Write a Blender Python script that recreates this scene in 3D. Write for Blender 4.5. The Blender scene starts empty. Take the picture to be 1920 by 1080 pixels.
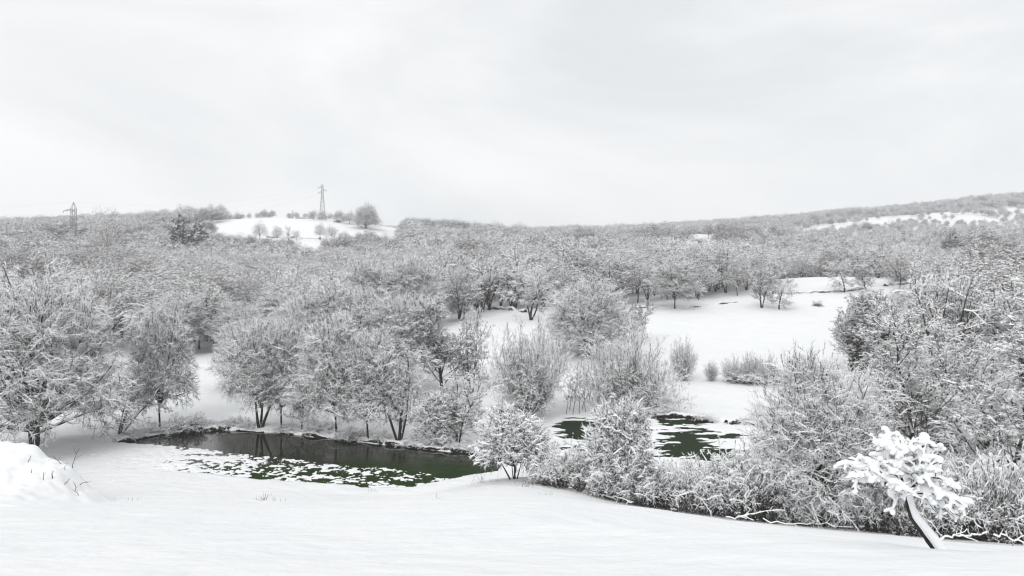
import bpy, bmesh, math, random
import numpy as np
from mathutils import Vector

# ------------------------------------------------------------------ camera
F, HOR = 1400.0, 480.0                 # focal length and eye level, in pixels of a 1920 x 1080 frame
scene = bpy.context.scene
cam = bpy.data.cameras.new('camera')
cam.sensor_width = 36.0
cam.lens = 36.0 * F / 1920.0
cam.shift_y = -(540.0 - HOR) / 1920.0
cam.clip_start = 0.1
cam.clip_end = 9000.0
camo = bpy.data.objects.new('camera', cam)
camo.rotation_euler = (math.pi / 2, 0, 0)
scene.collection.objects.link(camo)
scene.camera = camo

# ------------------------------------------------------------------ sky, sun, exposure
SUN_EL, SUN_AZ = math.radians(38), math.radians(205)     # behind the camera, a little to the left
world = bpy.data.worlds.new('World')
scene.world = world
world.use_nodes = True
nt = world.node_tree
nt.nodes.clear()
wo = nt.nodes.new('ShaderNodeOutputWorld')
bg = nt.nodes.new('ShaderNodeBackground')
sky = nt.nodes.new('ShaderNodeTexSky')
sky.sky_type = 'NISHITA'
sky.sun_disc = False
sky.sun_elevation = SUN_EL
sky.sun_rotation = SUN_AZ
tc = nt.nodes.new('ShaderNodeTexCoord')
mp = nt.nodes.new('ShaderNodeMapping')
mp.inputs['Scale'].default_value = (1.0, 1.0, 2.6)
mp.inputs['Location'].default_value = (0.35, 0.2, 0.1)
mp.inputs['Rotation'].default_value = (0.0, 0.35, 0.0)
nz = nt.nodes.new('ShaderNodeTexNoise')
nz.inputs['Scale'].default_value = 1.7
nz.inputs['Detail'].default_value = 5.0
nz.inputs['Roughness'].default_value = 0.5
nz.inputs['Distortion'].default_value = 0.5
rmp = nt.nodes.new('ShaderNodeValToRGB')                  # the cloud deck's own light and dark
rmp.color_ramp.elements[0].position = 0.36
rmp.color_ramp.elements[0].color = (7.7, 7.95, 8.1, 1)
rmp.color_ramp.elements[1].position = 0.64
rmp.color_ramp.elements[1].color = (10.2, 10.15, 10.05, 1)
mx = nt.nodes.new('ShaderNodeMix')
mx.data_type = 'RGBA'
mx.inputs['Factor'].default_value = 0.95
nt.links.new(tc.outputs['Generated'], mp.inputs['Vector'])
nt.links.new(mp.outputs['Vector'], nz.inputs['Vector'])
nt.links.new(nz.outputs['Fac'], rmp.inputs['Fac'])
nt.links.new(sky.outputs['Color'], mx.inputs['A'])
nt.links.new(rmp.outputs['Color'], mx.inputs['B'])
nt.links.new(mx.outputs['Result'], bg.inputs['Color'])
bg.inputs['Strength'].default_value = 0.1
nt.links.new(bg.outputs['Background'], wo.inputs['Surface'])

sun = bpy.data.lights.new('sun', 'SUN')
sun.energy = 1.35
sun.angle = math.radians(25)
sun.color = (1.0, 0.985, 0.965)
suno = bpy.data.objects.new('sun', sun)
suno.rotation_euler = (math.pi / 2 - SUN_EL, 0, math.pi - SUN_AZ + math.pi)
suno.location = (0, -20, 60)
scene.collection.objects.link(suno)
# aim explicitly: light travels from the sun's place in the sky to the ground
sd = Vector((math.sin(SUN_AZ) * math.cos(SUN_EL), math.cos(SUN_AZ) * math.cos(SUN_EL), math.sin(SUN_EL)))
suno.rotation_euler = sd.to_track_quat('Z', 'Y').to_euler()

vs = scene.view_settings
vs.view_transform = 'Standard'
vs.look = 'None'
vs.exposure = 0.08
vs.gamma = 1.0
vs.use_curve_mapping = False
scene.cycles.max_bounces = 6
scene.cycles.diffuse_bounces = 4
scene.cycles.glossy_bounces = 2
scene.cycles.use_denoising = True
scene.cycles.denoiser = 'OPENIMAGEDENOISE'
scene.cycles.denoising_input_passes = 'RGB_ALBEDO_NORMAL'
scene.cycles.denoising_prefilter = 'ACCURATE'
scene.cycles.use_adaptive_sampling = False
scene.cycles.filter_width = 1.2
scene.render.film_transparent = False

RNG = np.random.default_rng(7)
COL = scene.collection

# ------------------------------------------------------------------ materials
def mat_new(name):
    m = bpy.data.materials.new(name)
    m.use_nodes = True
    n = m.node_tree
    return m, n, n.nodes['Principled BSDF']

def noise_node(n, scale, detail=4, rough=0.55, coord='Object'):
    t = n.nodes.new('ShaderNodeTexCoord')
    z = n.nodes.new('ShaderNodeTexNoise')
    z.inputs['Scale'].default_value = scale
    z.inputs['Detail'].default_value = detail
    z.inputs['Roughness'].default_value = rough
    n.links.new(t.outputs[coord], z.inputs['Vector'])
    return z

def ramp(n, src, stops):
    r = n.nodes.new('ShaderNodeValToRGB')
    e = r.color_ramp.elements
    while len(e) < len(stops):
        e.new(0.5)
    for el, (p, c) in zip(e, stops):
        el.position = p
        el.color = (*c, 1)
    n.links.new(src, r.inputs['Fac'])
    return r

def mat_snow(name, bump=0.0, scale=6.0):
    m, n, b = mat_new(name)
    b.inputs['Roughness'].default_value = 0.75
    b.inputs['Specular IOR Level'].default_value = 0.15
    z = noise_node(n, 0.35, 5)
    r = ramp(n, z.outputs['Fac'], [(0.3, (0.86, 0.873, 0.885)), (0.7, (0.90, 0.905, 0.91))])
    n.links.new(r.outputs['Color'], b.inputs['Base Color'])
    if bump:
        z1 = noise_node(n, scale, 6, 0.6)
        z2 = noise_node(n, 0.9, 3, 0.5)
        ad = n.nodes.new('ShaderNodeMath')
        ad.operation = 'MULTIPLY_ADD'
        n.links.new(z2.outputs['Fac'], ad.inputs[0])
        ad.inputs[1].default_value = 5.0
        n.links.new(z1.outputs['Fac'], ad.inputs[2])
        bp = n.nodes.new('ShaderNodeBump')
        bp.inputs['Strength'].default_value = bump
        bp.inputs['Distance'].default_value = 0.05
        n.links.new(ad.outputs[0], bp.inputs['Height'])
        n.links.new(bp.outputs['Normal'], b.inputs['Normal'])
    return m

def mat_bark(name, c0, c1):
    m, n, b = mat_new(name)
    b.inputs['Roughness'].default_value = 0.9
    b.inputs['Specular IOR Level'].default_value = 0.2
    oi = n.nodes.new('ShaderNodeObjectInfo')
    r = ramp(n, oi.outputs['Random'], [(0.0, c0), (1.0, c1)])
    n.links.new(r.outputs['Color'], b.inputs['Base Color'])
    return m

def mat_snowy(name, dark, dark2, lo=0.35, hi=0.6, scale=7.0, ns=0.55, bump=0.4):
    """bark, earth or ivy with snow caught on the faces that look up"""
    m, n, b = mat_new(name)
    b.inputs['Roughness'].default_value = 0.85
    b.inputs['Specular IOR Level'].default_value = 0.2
    g = n.nodes.new('ShaderNodeNewGeometry')
    sx = n.nodes.new('ShaderNodeSeparateXYZ')
    n.links.new(g.outputs['Normal'], sx.inputs[0])
    z = noise_node(n, scale, 5, 0.65)
    ma = n.nodes.new('ShaderNodeMath')
    ma.operation = 'MULTIPLY_ADD'
    n.links.new(z.outputs['Fac'], ma.inputs[0])
    ma.inputs[1].default_value = ns * 2
    ma.inputs[2].default_value = -ns
    ad = n.nodes.new('ShaderNodeMath')
    ad.operation = 'ADD'
    n.links.new(ma.outputs[0], ad.inputs[0])
    n.links.new(sx.outputs['Z'], ad.inputs[1])
    mr = n.nodes.new('ShaderNodeMapRange')
    mr.inputs['From Min'].default_value = lo
    mr.inputs['From Max'].default_value = hi
    n.links.new(ad.outputs[0], mr.inputs['Value'])
    z2 = noise_node(n, scale * 2.3, 4)
    r = ramp(n, z2.outputs['Fac'], [(0.35, dark), (0.65, dark2)])
    mi = n.nodes.new('ShaderNodeMix')
    mi.data_type = 'RGBA'
    n.links.new(mr.outputs['Result'], mi.inputs['Factor'])
    n.links.new(r.outputs['Color'], mi.inputs['A'])
    mi.inputs['B'].default_value = (0.88, 0.89, 0.90, 1)
    n.links.new(mi.outputs['Result'], b.inputs['Base Color'])
    bp = n.nodes.new('ShaderNodeBump')
    bp.inputs['Strength'].default_value = bump
    bp.inputs['Distance'].default_value = 0.05
    n.links.new(z2.outputs['Fac'], bp.inputs['Height'])
    n.links.new(bp.outputs['Normal'], b.inputs['Normal'])
    return m

M_GROUND = mat_snow('snow_ground', 0.7, 4.0)
M_SNOW = mat_snow('snow_on_twigs')
M_SNOWLOAD = mat_snow('snow_load', 0.25, 14.0)
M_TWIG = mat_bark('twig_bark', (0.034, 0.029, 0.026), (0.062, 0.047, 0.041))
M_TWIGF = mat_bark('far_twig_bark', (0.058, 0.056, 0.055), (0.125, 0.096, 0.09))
M_TRUNK = mat_snowy('trunk_bark', (0.018, 0.015, 0.013), (0.05, 0.043, 0.038), 0.25, 0.5, 5.0, 0.45)
M_EARTH = mat_snowy('bank_earth', (0.012, 0.01, 0.008), (0.035, 0.028, 0.02), 0.45, 0.6, 2.2, 0.6, 0.8)
M_WALL = mat_snowy('wall_stone', (0.05, 0.048, 0.045), (0.12, 0.115, 0.11), 0.15, 0.5, 3.0, 0.7, 0.8)
M_NEEDLE = mat_snowy('pine_needles', (0.012, 0.02, 0.014), (0.03, 0.042, 0.03), 0.45, 0.65, 1.5, 0.5)
M_IVY = mat_snowy('ivy_leaves', (0.01, 0.014, 0.008), (0.025, 0.03, 0.018), 0.75, 0.95, 6.0, 0.4)

def mat_water():
    m, n, b = mat_new('flood_water')
    b.inputs['Roughness'].default_value = 0.06
    b.inputs['IOR'].default_value = 1.33
    t = n.nodes.new('ShaderNodeTexCoord')
    s = n.nodes.new('ShaderNodeSeparateXYZ')
    n.links.new(t.outputs['Object'], s.inputs[0])
    z = noise_node(n, 0.35, 5, 0.6)
    ma = n.nodes.new('ShaderNodeMath')
    ma.operation = 'MULTIPLY_ADD'
    n.links.new(z.outputs['Fac'], ma.inputs[0])
    ma.inputs[1].default_value = 5.0
    n.links.new(s.outputs['Y'], ma.inputs[2])
    mr = n.nodes.new('ShaderNodeMapRange')
    mr.interpolation_type = 'SMOOTHSTEP'             # shallow near shore: drowned grass shows green
    mr.inputs['From Min'].default_value = 6.5
    mr.inputs['From Max'].default_value = 12.0
    n.links.new(ma.outputs[0], mr.inputs['Value'])
    r = ramp(n, mr.outputs['Result'], [(0.0, (0.020, 0.040, 0.009)), (1.0, (0.02, 0.022, 0.012))])
    n.links.new(r.outputs['Color'], b.inputs['Base Color'])
    for sock, a_, b_ in (('Roughness', 0.55, 0.06), ('Specular IOR Level', 0.06, 0.5)):
        q = n.nodes.new('ShaderNodeMapRange')
        q.inputs['To Min'].default_value = a_; q.inputs['To Max'].default_value = b_
        n.links.new(mr.outputs['Result'], q.inputs['Value'])
        n.links.new(q.outputs['Result'], b.inputs[sock])
    z2 = noise_node(n, 2.2, 3, 0.5)
    bp = n.nodes.new('ShaderNodeBump')
    bp.inputs['Strength'].default_value = 0.06
    bp.inputs['Distance'].default_value = 0.05
    n.links.new(z2.outputs['Fac'], bp.inputs['Height'])
    n.links.new(bp.outputs['Normal'], b.inputs['Normal'])
    return m
M_WATER = mat_water()

def mat_grass():
    m, n, b = mat_new('wet_grass')
    b.inputs['Roughness'].default_value = 0.8
    b.inputs['Specular IOR Level'].default_value = 0.15
    z = noise_node(n, 3.0, 6, 0.7)
    r = ramp(n, z.outputs['Fac'], [(0.3, (0.006, 0.012, 0.003)), (0.7, (0.019, 0.042, 0.010))])
    n.links.new(r.outputs['Color'], b.inputs['Base Color'])
    bp = n.nodes.new('ShaderNodeBump')
    bp.inputs['Strength'].default_value = 0.8
    bp.inputs['Distance'].default_value = 0.1
    z2 = noise_node(n, 12.0, 4, 0.7)
    n.links.new(z2.outputs['Fac'], bp.inputs['Height'])
    n.links.new(bp.outputs['Normal'], b.inputs['Normal'])
    return m
M_GRASS = mat_grass()

def mat_steel():
    m, n, b = mat_new('galvanised_steel')
    z = noise_node(n, 1.5, 3)
    r = ramp(n, z.outputs['Fac'], [(0.3, (0.19, 0.195, 0.2)), (0.7, (0.3, 0.305, 0.31))])
    n.links.new(r.outputs['Color'], b.inputs['Base Color'])
    b.inputs['Roughness'].default_value = 0.6
    b.inputs['Metallic'].default_value = 0.3
    return m
M_STEEL = mat_steel()

# ------------------------------------------------------------------ small helpers
def tag(o, label=None, cat=None, group=None, kind=None):
    if label: o['label'] = label
    if cat: o['category'] = cat
    if group: o['group'] = group
    if kind: o['kind'] = kind
    return o

def mesh_from(name, V, Q, mats, mi=None, smooth=False, tris=False):
    """quads (or triangles) from numpy arrays, fast"""
    me = bpy.data.meshes.new(name)
    V = np.asarray(V, np.float32); Q = np.asarray(Q, np.int32)
    k = Q.shape[1]
    me.vertices.add(len(V)); me.vertices.foreach_set('co', V.ravel())
    me.loops.add(Q.size); me.loops.foreach_set('vertex_index', Q.ravel())
    me.polygons.add(len(Q))
    me.polygons.foreach_set('loop_start', np.arange(0, Q.size, k, dtype=np.int32))
    for m in mats: me.materials.append(m)
    if mi is not None: me.polygons.foreach_set('material_index', np.asarray(mi, np.int32))
    me.polygons.foreach_set('use_smooth', np.full(len(Q), smooth))
    me.update(calc_edges=True)
    me.validate()
    return me

def link(name, me, parent=None, loc=None):
    o = bpy.data.objects.new(name, me)
    COL.objects.link(o)
    if parent is not None: o.parent = parent
    if loc is not None: o.location = loc
    return o

# ------------------------------------------------------------------ noise
def _hash(ix, iy, seed):
    h = (ix.astype(np.int64) * 374761393 + iy.astype(np.int64) * 668265263 + seed * 982451653) & 0x7fffffff
    h = ((h ^ (h >> 13)) * 1274126177) & 0x7fffffff
    return ((h ^ (h >> 16)) & 0xffff) / 65535.0

def vnoise(x, y, seed=0):
    ix = np.floor(x); iy = np.floor(y)
    fx = x - ix; fy = y - iy
    fx = fx * fx * fx * (fx * (fx * 6 - 15) + 10); fy = fy * fy * fy * (fy * (fy * 6 - 15) + 10)
    a = _hash(ix, iy, seed); b = _hash(ix + 1, iy, seed)
    c = _hash(ix, iy + 1, seed); d = _hash(ix + 1, iy + 1, seed)
    return (a * (1 - fx) + b * fx) * (1 - fy) + (c * (1 - fx) + d * fx) * fy

def fbm(x, y, octaves=4, seed=0, gain=0.5):
    s = 0; a = 1.0; t = 0
    for o in range(octaves):
        s = s + a * (vnoise(x * 2 ** o + 17.3 * o, y * 2 ** o - 9.1 * o, seed + o) - 0.5)
        t += a; a *= gain
    return s / t * 2           # about -1 .. 1

# ------------------------------------------------------------------ terrain
ZW = -15.0                                              # flood level below the eye
def gz(z, Y): return HOR - z * F / Y                    # row at which height z stands at distance Y
CP = []                                                 # (column, row, distance) of points on the ground
for px in (-700, -300, 0, 480, 960, 1440, 1920, 2400, 2700):
    CP.append((px, 1080, 10))
CP += [(px, gz(-5.45, 14), 14) for px in (-300, 0, 480, 960)] + [(1360, 1012, 14.5), (1640, 1034, 13.6), (1780, 1048, 13.4), (1920, 1050, 12.5), (2300, 1062, 12.5)]
CP += [(px, gz(-7.2, 20), 20) for px in (-700, -300, 0, 300, 600)] + [(970, 963, 20), (1360, 991, 20), (1640, 1014, 20), (1920, 1033, 20), (2400, 1040, 20)]
CP += [(px, gz(-10.1, 30), 30) for px in (-700, -300, 0, 300, 600)] + [(970, 930, 30), (1360, 973, 30), (1640, 1002, 30), (1920, 1023, 30), (2400, 1035, 30)]
CP += [(px, gz(-13.0, 40), 40) for px in (-700, -300, 0, 300, 600)] + [(780, 928, 44), (970, 896, 43), (1130, 930, 40), (1300, 964, 38), (1600, 994, 36), (1900, 1019, 34), (2400, 1025, 34)]
CP += [(px, gz(-14.9, 52), 52) for px in (-700, -300, 0, 300, 600, 900)] + [(1200, gz(-15.2, 52), 52), (1500, gz(-15.2, 50), 50), (1800, gz(-15.2, 48), 48), (2400, gz(-15, 50), 50)]
CP += [(px, gz(-14.9, 63), 63) for px in (-700, -300, 0, 300, 600, 900)] + [(px, gz(-15.3, 63), 63) for px in (1200, 1500, 1800, 2400)]
CP += [(px, gz(-14.55, 76), 76) for px in (-700, -300, 0, 300, 600, 900)] + [(px, gz(-15.1, 76), 76) for px in (1200, 1500)] + [(1800, gz(-14.2, 76), 76), (2400, gz(-13, 76), 76)]
CP += [(px, gz(-14.2, 92), 92) for px in (-300, 0, 300, 600)] + [(900, gz(-13.6, 95), 95), (1350, gz(-14.75, 88), 88), (1600, gz(-13.9, 92), 92), (1800, gz(-12, 95), 95), (2400, gz(-9, 95), 95)]
CP += [(-300, gz(-13.2, 108), 108), (0, gz(-13.4, 108), 108), (300, gz(-13.6, 108), 108), (600, gz(-13.2, 108), 108), (1000, 640, 110), (1350, 650, 115), (1600, 632, 118), (1900, gz(-9, 115), 115)]
CP += [(950, 592, 135), (1350, 602, 140), (1250, 578, 155), (1450, 558, 170), (1500, 545, 186), (1500, 520, 215), (1700, 545, 180), (1700, 522, 215)]
TH = 8.0                                                # canopy: ground lies a tree's height below these tops
for px, prof in {-400: ((150, 535), (220, 480), (350, 440), (500, 425)),
                 0: ((150, 545), (200, 500), (270, 462), (350, 434)),
                 200: ((150, 545), (200, 505), (270, 470), (350, 432)),
                 300: ((150, 540), (200, 505), (270, 470), (360, 440), (430, 418)),
                 600: ((150, 532), (200, 505), (270, 478), (340, 460)),
                 800: ((160, 508), (230, 478), (320, 450), (430, 424)),
                 1000: ((165, 500), (250, 470), (400, 450), (650, 439)),
                 1200: ((190, 492), (280, 468), (420, 450), (650, 437)),
                 1500: ((260, 496), (380, 465), (500, 442)),
                 1700: ((260, 492), (390, 458), (520, 428)),
                 1900: ((155, 545), (215, 508), (330, 478), (540, 428)),
                 2300: ((150, 540), (215, 495), (400, 440), (600, 390))}.items():
    for Y, py in prof:
        CP.append((px, gz((HOR - py) / F * Y - TH, Y), Y))
CP += [(450, 449, 390), (450, 413, 480), (600, 446, 390), (600, 415, 480), (700, 426, 430), (400, 436, 430), (330, 424, 470), (550, 411, 520)]
CP += [(450, 420, 700), (600, 422, 700), (0, 438, 500), (200, 436, 500), (1050, 438, 950), (1290, 440, 560), (1300, 438, 750), (1500, 432, 620), (1500, 420, 760), (1700, 408, 680), (1700, 402, 800), (1900, 461, 420),
       (1900, 396, 720), (1900, 377, 860), (2300, 350, 860), (800, 446, 700), (-400, 440, 800)]
CP += [(px, 452, 1500) for px in (-700, 0, 600, 1000)] + [(1400, 440, 1500), (1800, 410, 1500), (2400, 390, 1500)]
CP += [(px, 470, 3500) for px in (-700, 600, 1400, 2400)]
CP = np.array(CP, float)
_u = (CP[:, 0] - 960) / 420.0
_v = np.log(CP[:, 2]) * 3.2
_s = (HOR - CP[:, 1]) / F
def _tps(r2):
    return np.where(r2 > 1e-12, r2 * np.log(r2 + 1e-12), 0.0)
_n = len(CP)
_K = _tps((_u[:, None] - _u) ** 2 + (_v[:, None] - _v) ** 2) + np.eye(_n) * 0.02
_Pm = np.stack([np.ones(_n), _u, _v], 1)
_A = np.zeros((_n + 3, _n + 3)); _A[:_n, :_n] = _K; _A[:_n, _n:] = _Pm; _A[_n:, :_n] = _Pm.T
_W = np.linalg.solve(_A, np.concatenate([_s, np.zeros(3)]))

def base_z(X, Y):
    X = np.asarray(X, float); Y = np.asarray(Y, float)
    sh = np.broadcast(X, Y).shape
    X = np.broadcast_to(X, sh).ravel(); Y = np.broadcast_to(Y, sh).ravel()
    r = np.maximum(np.hypot(X, Y), 0.3)
    az = np.arctan2(X, Y)
    azc = np.clip(az, -0.84, 0.84)                       # beyond the flanks the profile of the flank goes on
    Yd = np.clip(np.where(np.abs(az) < 0.84, Y, r * math.cos(0.84)), 0.1, None)
    Yc = np.clip(Yd, 10, 3500)
    u = np.tan(azc) * F / 420.0
    v = np.log(Yc) * 3.2
    s = np.empty_like(u)
    for i in range(0, len(u), 40000):
        a, b = u[i:i + 40000], v[i:i + 40000]
        s[i:i + 40000] = _tps((a[:, None] - _u) ** 2 + (b[:, None] - _v) ** 2) @ _W[:_n] + _W[_n] + _W[_n + 1] * a + _W[_n + 2] * b
    z = s * Yd
    near = np.clip(Yd / 10.0, 0, 1)
    z = np.where(Yd < 10, -1.7 + (s * 10 + 1.7) * near, z)
    back = np.clip((np.abs(az) - 1.0) / 0.9, 0, 1); back = back * back * (3 - 2 * back)
    z = z * (1 - back) + back * (-1.7 + 0.10 * np.minimum(r, 150))
    return z.reshape(sh)

def px2w(px, py, z):
    Y = -z * F / (py - HOR)
    return ((px - 960) / F * Y, Y)

def sd_poly(X, Y, poly):
    """signed distance to a polygon, negative inside"""
    d = np.full(X.shape, 1e9); inside = np.zeros(X.shape, bool)
    n = len(poly)
    for i in range(n):
        ax, ay = poly[i]; bx, by = poly[(i + 1) % n]
        ex, ey = bx - ax, by - ay
        t = np.clip(((X - ax) * ex + (Y - ay) * ey) / (ex * ex + ey * ey), 0, 1)
        d = np.minimum(d, np.hypot(X - ax - t * ex, Y - ay - t * ey))
        c = ((ay > Y) != (by > Y)) & (X < (bx - ax) * (Y - ay) / (by - ay + 1e-12) + ax)
        inside ^= c
    return np.where(inside, -d, d)

POND = [px2w(a, b, ZW) for a, b in ((60, 838), (150, 832), (225, 829), (300, 815), (370, 808), (430, 806), (520, 811), (600, 819), (700, 831), (800, 842), (870, 848), (915, 856),
        (950, 872), (935, 888), (880, 896), (830, 912), (780, 926), (700, 923), (600, 913), (470, 903), (380, 892), (280, 882), (150, 872), (60, 866))]
ZG = -15.32
MEAD = [px2w(a, b, ZG) for a, b in ((1030, 800), (1060, 780), (1110, 776), (1230, 781), (1320, 786), (1400, 792), (1420, 800), (1440, 830), (1410, 850), (1350, 868), (1240, 872), (1130, 868), (1070, 860), (1035, 835))]

def ground_z(X, Y, carve=True):
    X = np.asarray(X, float); Y = np.asarray(Y, float)
    z = base_z(X, Y)
    r = np.hypot(X, Y)
    fade = np.clip((r - 4) / 10, 0, 1)
    z = z + fade * (0.10 * fbm(X / 7, Y / 7, 3, 3) + 0.05 * fbm(X / 1.7, Y / 1.7, 3, 11)) + np.clip((r - 180) / 200, 0, 1) * 1.5 * fbm(X / 60, Y / 60, 3, 5)
    # terrace lip on the near slope, running away to the right
    px = X / np.maximum(Y, 0.5) * F + 960
    ly = np.interp(px, [900, 1360, 1640, 1920, 2400], [19, 14.6, 13.9, 12.6, 12.0]) + 0.35 * fbm(X / 2.5, X * 0, 2, 71)
    amp = np.interp(px, [950, 1300, 1500], [0, 0.7, 1.0]) * np.where(np.abs(np.arctan2(X, np.maximum(Y, 0.1))) < 1.0, 1, 0)
    q = Y - ly
    z = z + amp * (0.20 * np.exp(-(np.minimum(q, 0) / 3.0) ** 2) * (q <= 0) + (q > 0) * (0.20 * np.exp(-(q / 0.6) ** 2) - 0.42 * np.clip(q / 1.4, 0, 1) * np.exp(-np.clip(q - 1.4, 0, None) / 7.0)))
    if carve:
        m = (Y > 40) & (Y < 90) & (np.abs(X) < 60)
        if m.any():
            xs, ys = X[m], Y[m]
            zz = z[m]
            d = sd_poly(xs, ys, POND) + 0.35 * fbm(xs / 1.3, ys / 1.3, 3, 21)
            k = np.clip(d / 2.2, -1, 1)
            far = np.clip((ys - 55) / 4, 0, 1)
            flat = ZW + 0.10 + 0.25 * far * np.clip(k * 3, 0, 1)
            w = np.clip(1 - (d - 0.2) / 4.0, 0, 1); w = w * w * (3 - 2 * w)
            zz = np.where(d > 0, zz * (1 - w) + np.clip(zz, flat, flat + 0.5) * w, zz)
            zz = np.where(d <= 0, ZW + 0.10 - 0.6 * np.clip(-d / 0.5, 0, 1), zz)
            d2 = sd_poly(xs, ys, MEAD) + 0.3 * fbm(xs / 1.5, ys / 1.5, 3, 23)
            w2 = np.clip(1 - d2 / 4.0, 0, 1); w2 = w2 * w2 * (3 - 2 * w2)
            zz = np.where(d2 > 0, zz * (1 - w2) + (ZG + 0.14) * w2, ZG + 0.14 - 0.5 * np.clip(-d2 / 0.4, 0, 1))
            z = z.copy(); z[m] = zz
    return z

def build_ground():
    az = np.concatenate([np.linspace(-math.pi, -0.86, 60, endpoint=False), np.linspace(-0.86, -0.66, 24, endpoint=False),
                         np.linspace(-0.66, 0.66, 280, endpoint=False), np.linspace(0.66, 0.86, 24, endpoint=False), np.linspace(0.86, math.pi, 61)])
    rr = np.concatenate([np.geomspace(0.4, 8, 18, endpoint=False), np.geomspace(8, 42, 90, endpoint=False), np.geomspace(42, 80, 150, endpoint=False),
                         np.geomspace(80, 1400, 150)])
    A, R = np.meshgrid(az, rr)
    X, Y = R * np.sin(A), R * np.cos(A)
    Z = ground_z(X, Y)
    nr, na = A.shape
    V = np.stack([X, Y, Z], -1).reshape(-1, 3)
    i = np.arange(nr - 1)[:, None] * na + np.arange(na - 1)[None]
    Q = np.stack([i, i + 1, i + na + 1, i + na], -1).reshape(-1, 4)
    V = np.concatenate([V, [[0, 0, -1.7]]])
    me = mesh_from('ground', V, Q[:, ::-1], [M_GROUND], smooth=True)
    return tag(link('snowy_ground', me), kind='structure')
build_ground()

def hit(px, py):
    """where the sight line of a pixel meets the ground"""
    Y = np.geomspace(9, 1400, 900)
    X = (px - 960) / F * Y
    e = ground_z(X, Y, False) - (HOR - py) / F * Y
    k = np.argmax(e > 0) if (e > 0).any() else len(Y) - 1
    if k == 0: return X[0], Y[0], float(ground_z(X[:1], Y[:1], False)[0])
    t = e[k - 1] / (e[k - 1] - e[k])
    y = Y[k - 1] + (Y[k] - Y[k - 1]) * t; x = (px - 960) / F * y
    return x, y, float(ground_z(np.array([x]), np.array([y]), False)[0])

def at(px, Y):
    x = (px - 960) / F * Y
    return x, Y, float(ground_z(np.array([x]), np.array([Y]), False)[0])

# ------------------------------------------------------------------ water, wet grass, the broken snow crust on both
def poly_sheet(name, poly, z, mat, step=1.0):
    cx = sum(p[0] for p in poly) / len(poly); ymin = min(p[1] for p in poly)
    x0, x1 = min(p[0] for p in poly) - 1, max(p[0] for p in poly) + 1
    y0, y1 = ymin - 1, max(p[1] for p in poly) + 1
    xs, ys = np.arange(x0, x1, step), np.arange(y0, y1, step)
    X, Y = np.meshgrid(xs, ys)
    D = sd_poly(X, Y, poly)
    n = len(xs)
    i = np.arange(len(ys) - 1)[:, None] * n + np.arange(n - 1)[None]
    Q = np.stack([i, i + 1, i + n + 1, i + n], -1).reshape(-1, 4)
    keep = (D.ravel()[Q].min(1) < 0.8)
    V = np.stack([X - cx, Y - ymin, np.zeros_like(X)], -1).reshape(-1, 3)
    return tag(link(name, mesh_from(name, V, Q[keep], [mat], smooth=True), loc=(cx, ymin, z)), kind='structure')
poly_sheet('flood_pond_water', POND, ZW, M_WATER)
poly_sheet('wet_meadow_grass', MEAD, ZG, M_GRASS)

def crust(name, poly, z, cover, step, seed, freq, label, ani=1.0, amp=1.0):
    """thin snow lying in clumps; where the clump field is low it dips under the sheet below"""
    x0, x1 = min(p[0] for p in poly) - 2, max(p[0] for p in poly) + 2
    y0, y1 = min(p[1] for p in poly) - 2, max(p[1] for p in poly) + 2
    xs, ys = np.arange(x0, x1, step), np.arange(y0, y1, step)
    X, Y = np.meshgrid(xs, ys)
    D = sd_poly(X, Y, poly)
    c = cover(X, Y) + np.where(Y < y1 - 5, np.clip(D + 0.3, 0, 2) * 0.8, 0)
    nse = 1.0 * fbm(X * freq * ani, Y * freq * 1.2, 4, seed, 0.72) + 0.45 * fbm(X * freq * 0.25, Y * freq * 0.45, 2, seed + 9)
    h = c + nse
    h = c + nse * amp
    H = z + np.clip(0.11 * np.tanh(h * 1.8), -0.05, 0.10) + 0.02 * np.clip(h, 0, 1) * fbm(X * 4, Y * 4, 2, seed + 3)
    n = len(xs)
    i = np.arange(len(ys) - 1)[:, None] * n + np.arange(n - 1)[None]
    Q = np.stack([i, i + 1, i + n + 1, i + n], -1).reshape(-1, 4)
    keep = (H.ravel()[Q].max(1) > z - 0.01) & (D.ravel()[Q].min(1) < 2.0)
    V = np.stack([X, Y, H], -1).reshape(-1, 3)
    Q = Q[keep]
    used, inv = np.unique(Q, return_inverse=True)
    o = link(name, mesh_from(name, V[used], inv.reshape(-1, 4), [M_SNOWLOAD], smooth=True))
    return tag(o, label, 'snow', kind='stuff')

def pond_cover(X, Y):
    px = X / Y * F + 960; py = HOR - ZW * F / Y
    edge = np.interp(px, [60, 130, 230, 330, 400, 450, 520, 620, 720, 800, 880, 940], [822, 824, 834, 840, 847, 853, 861, 872, 880, 890, 898, 900])
    k = np.clip((py - edge) / 10, -1, 1)
    dens = np.interp(px, [100, 250, 380, 450, 520, 650, 780, 900], [1.2, 0.5, 0.12, -0.02, -0.08, -0.14, -0.14, -0.2])
    return np.where(k < 0, k * 0.7, 0) + np.where(k > -0.3, dens, -0.35)
crust('floating_snow_clumps', POND, ZW, pond_cover, 0.075, 41, 2.8, 'broken white snow clumps lying on the near edge of the flood pond')

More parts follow.
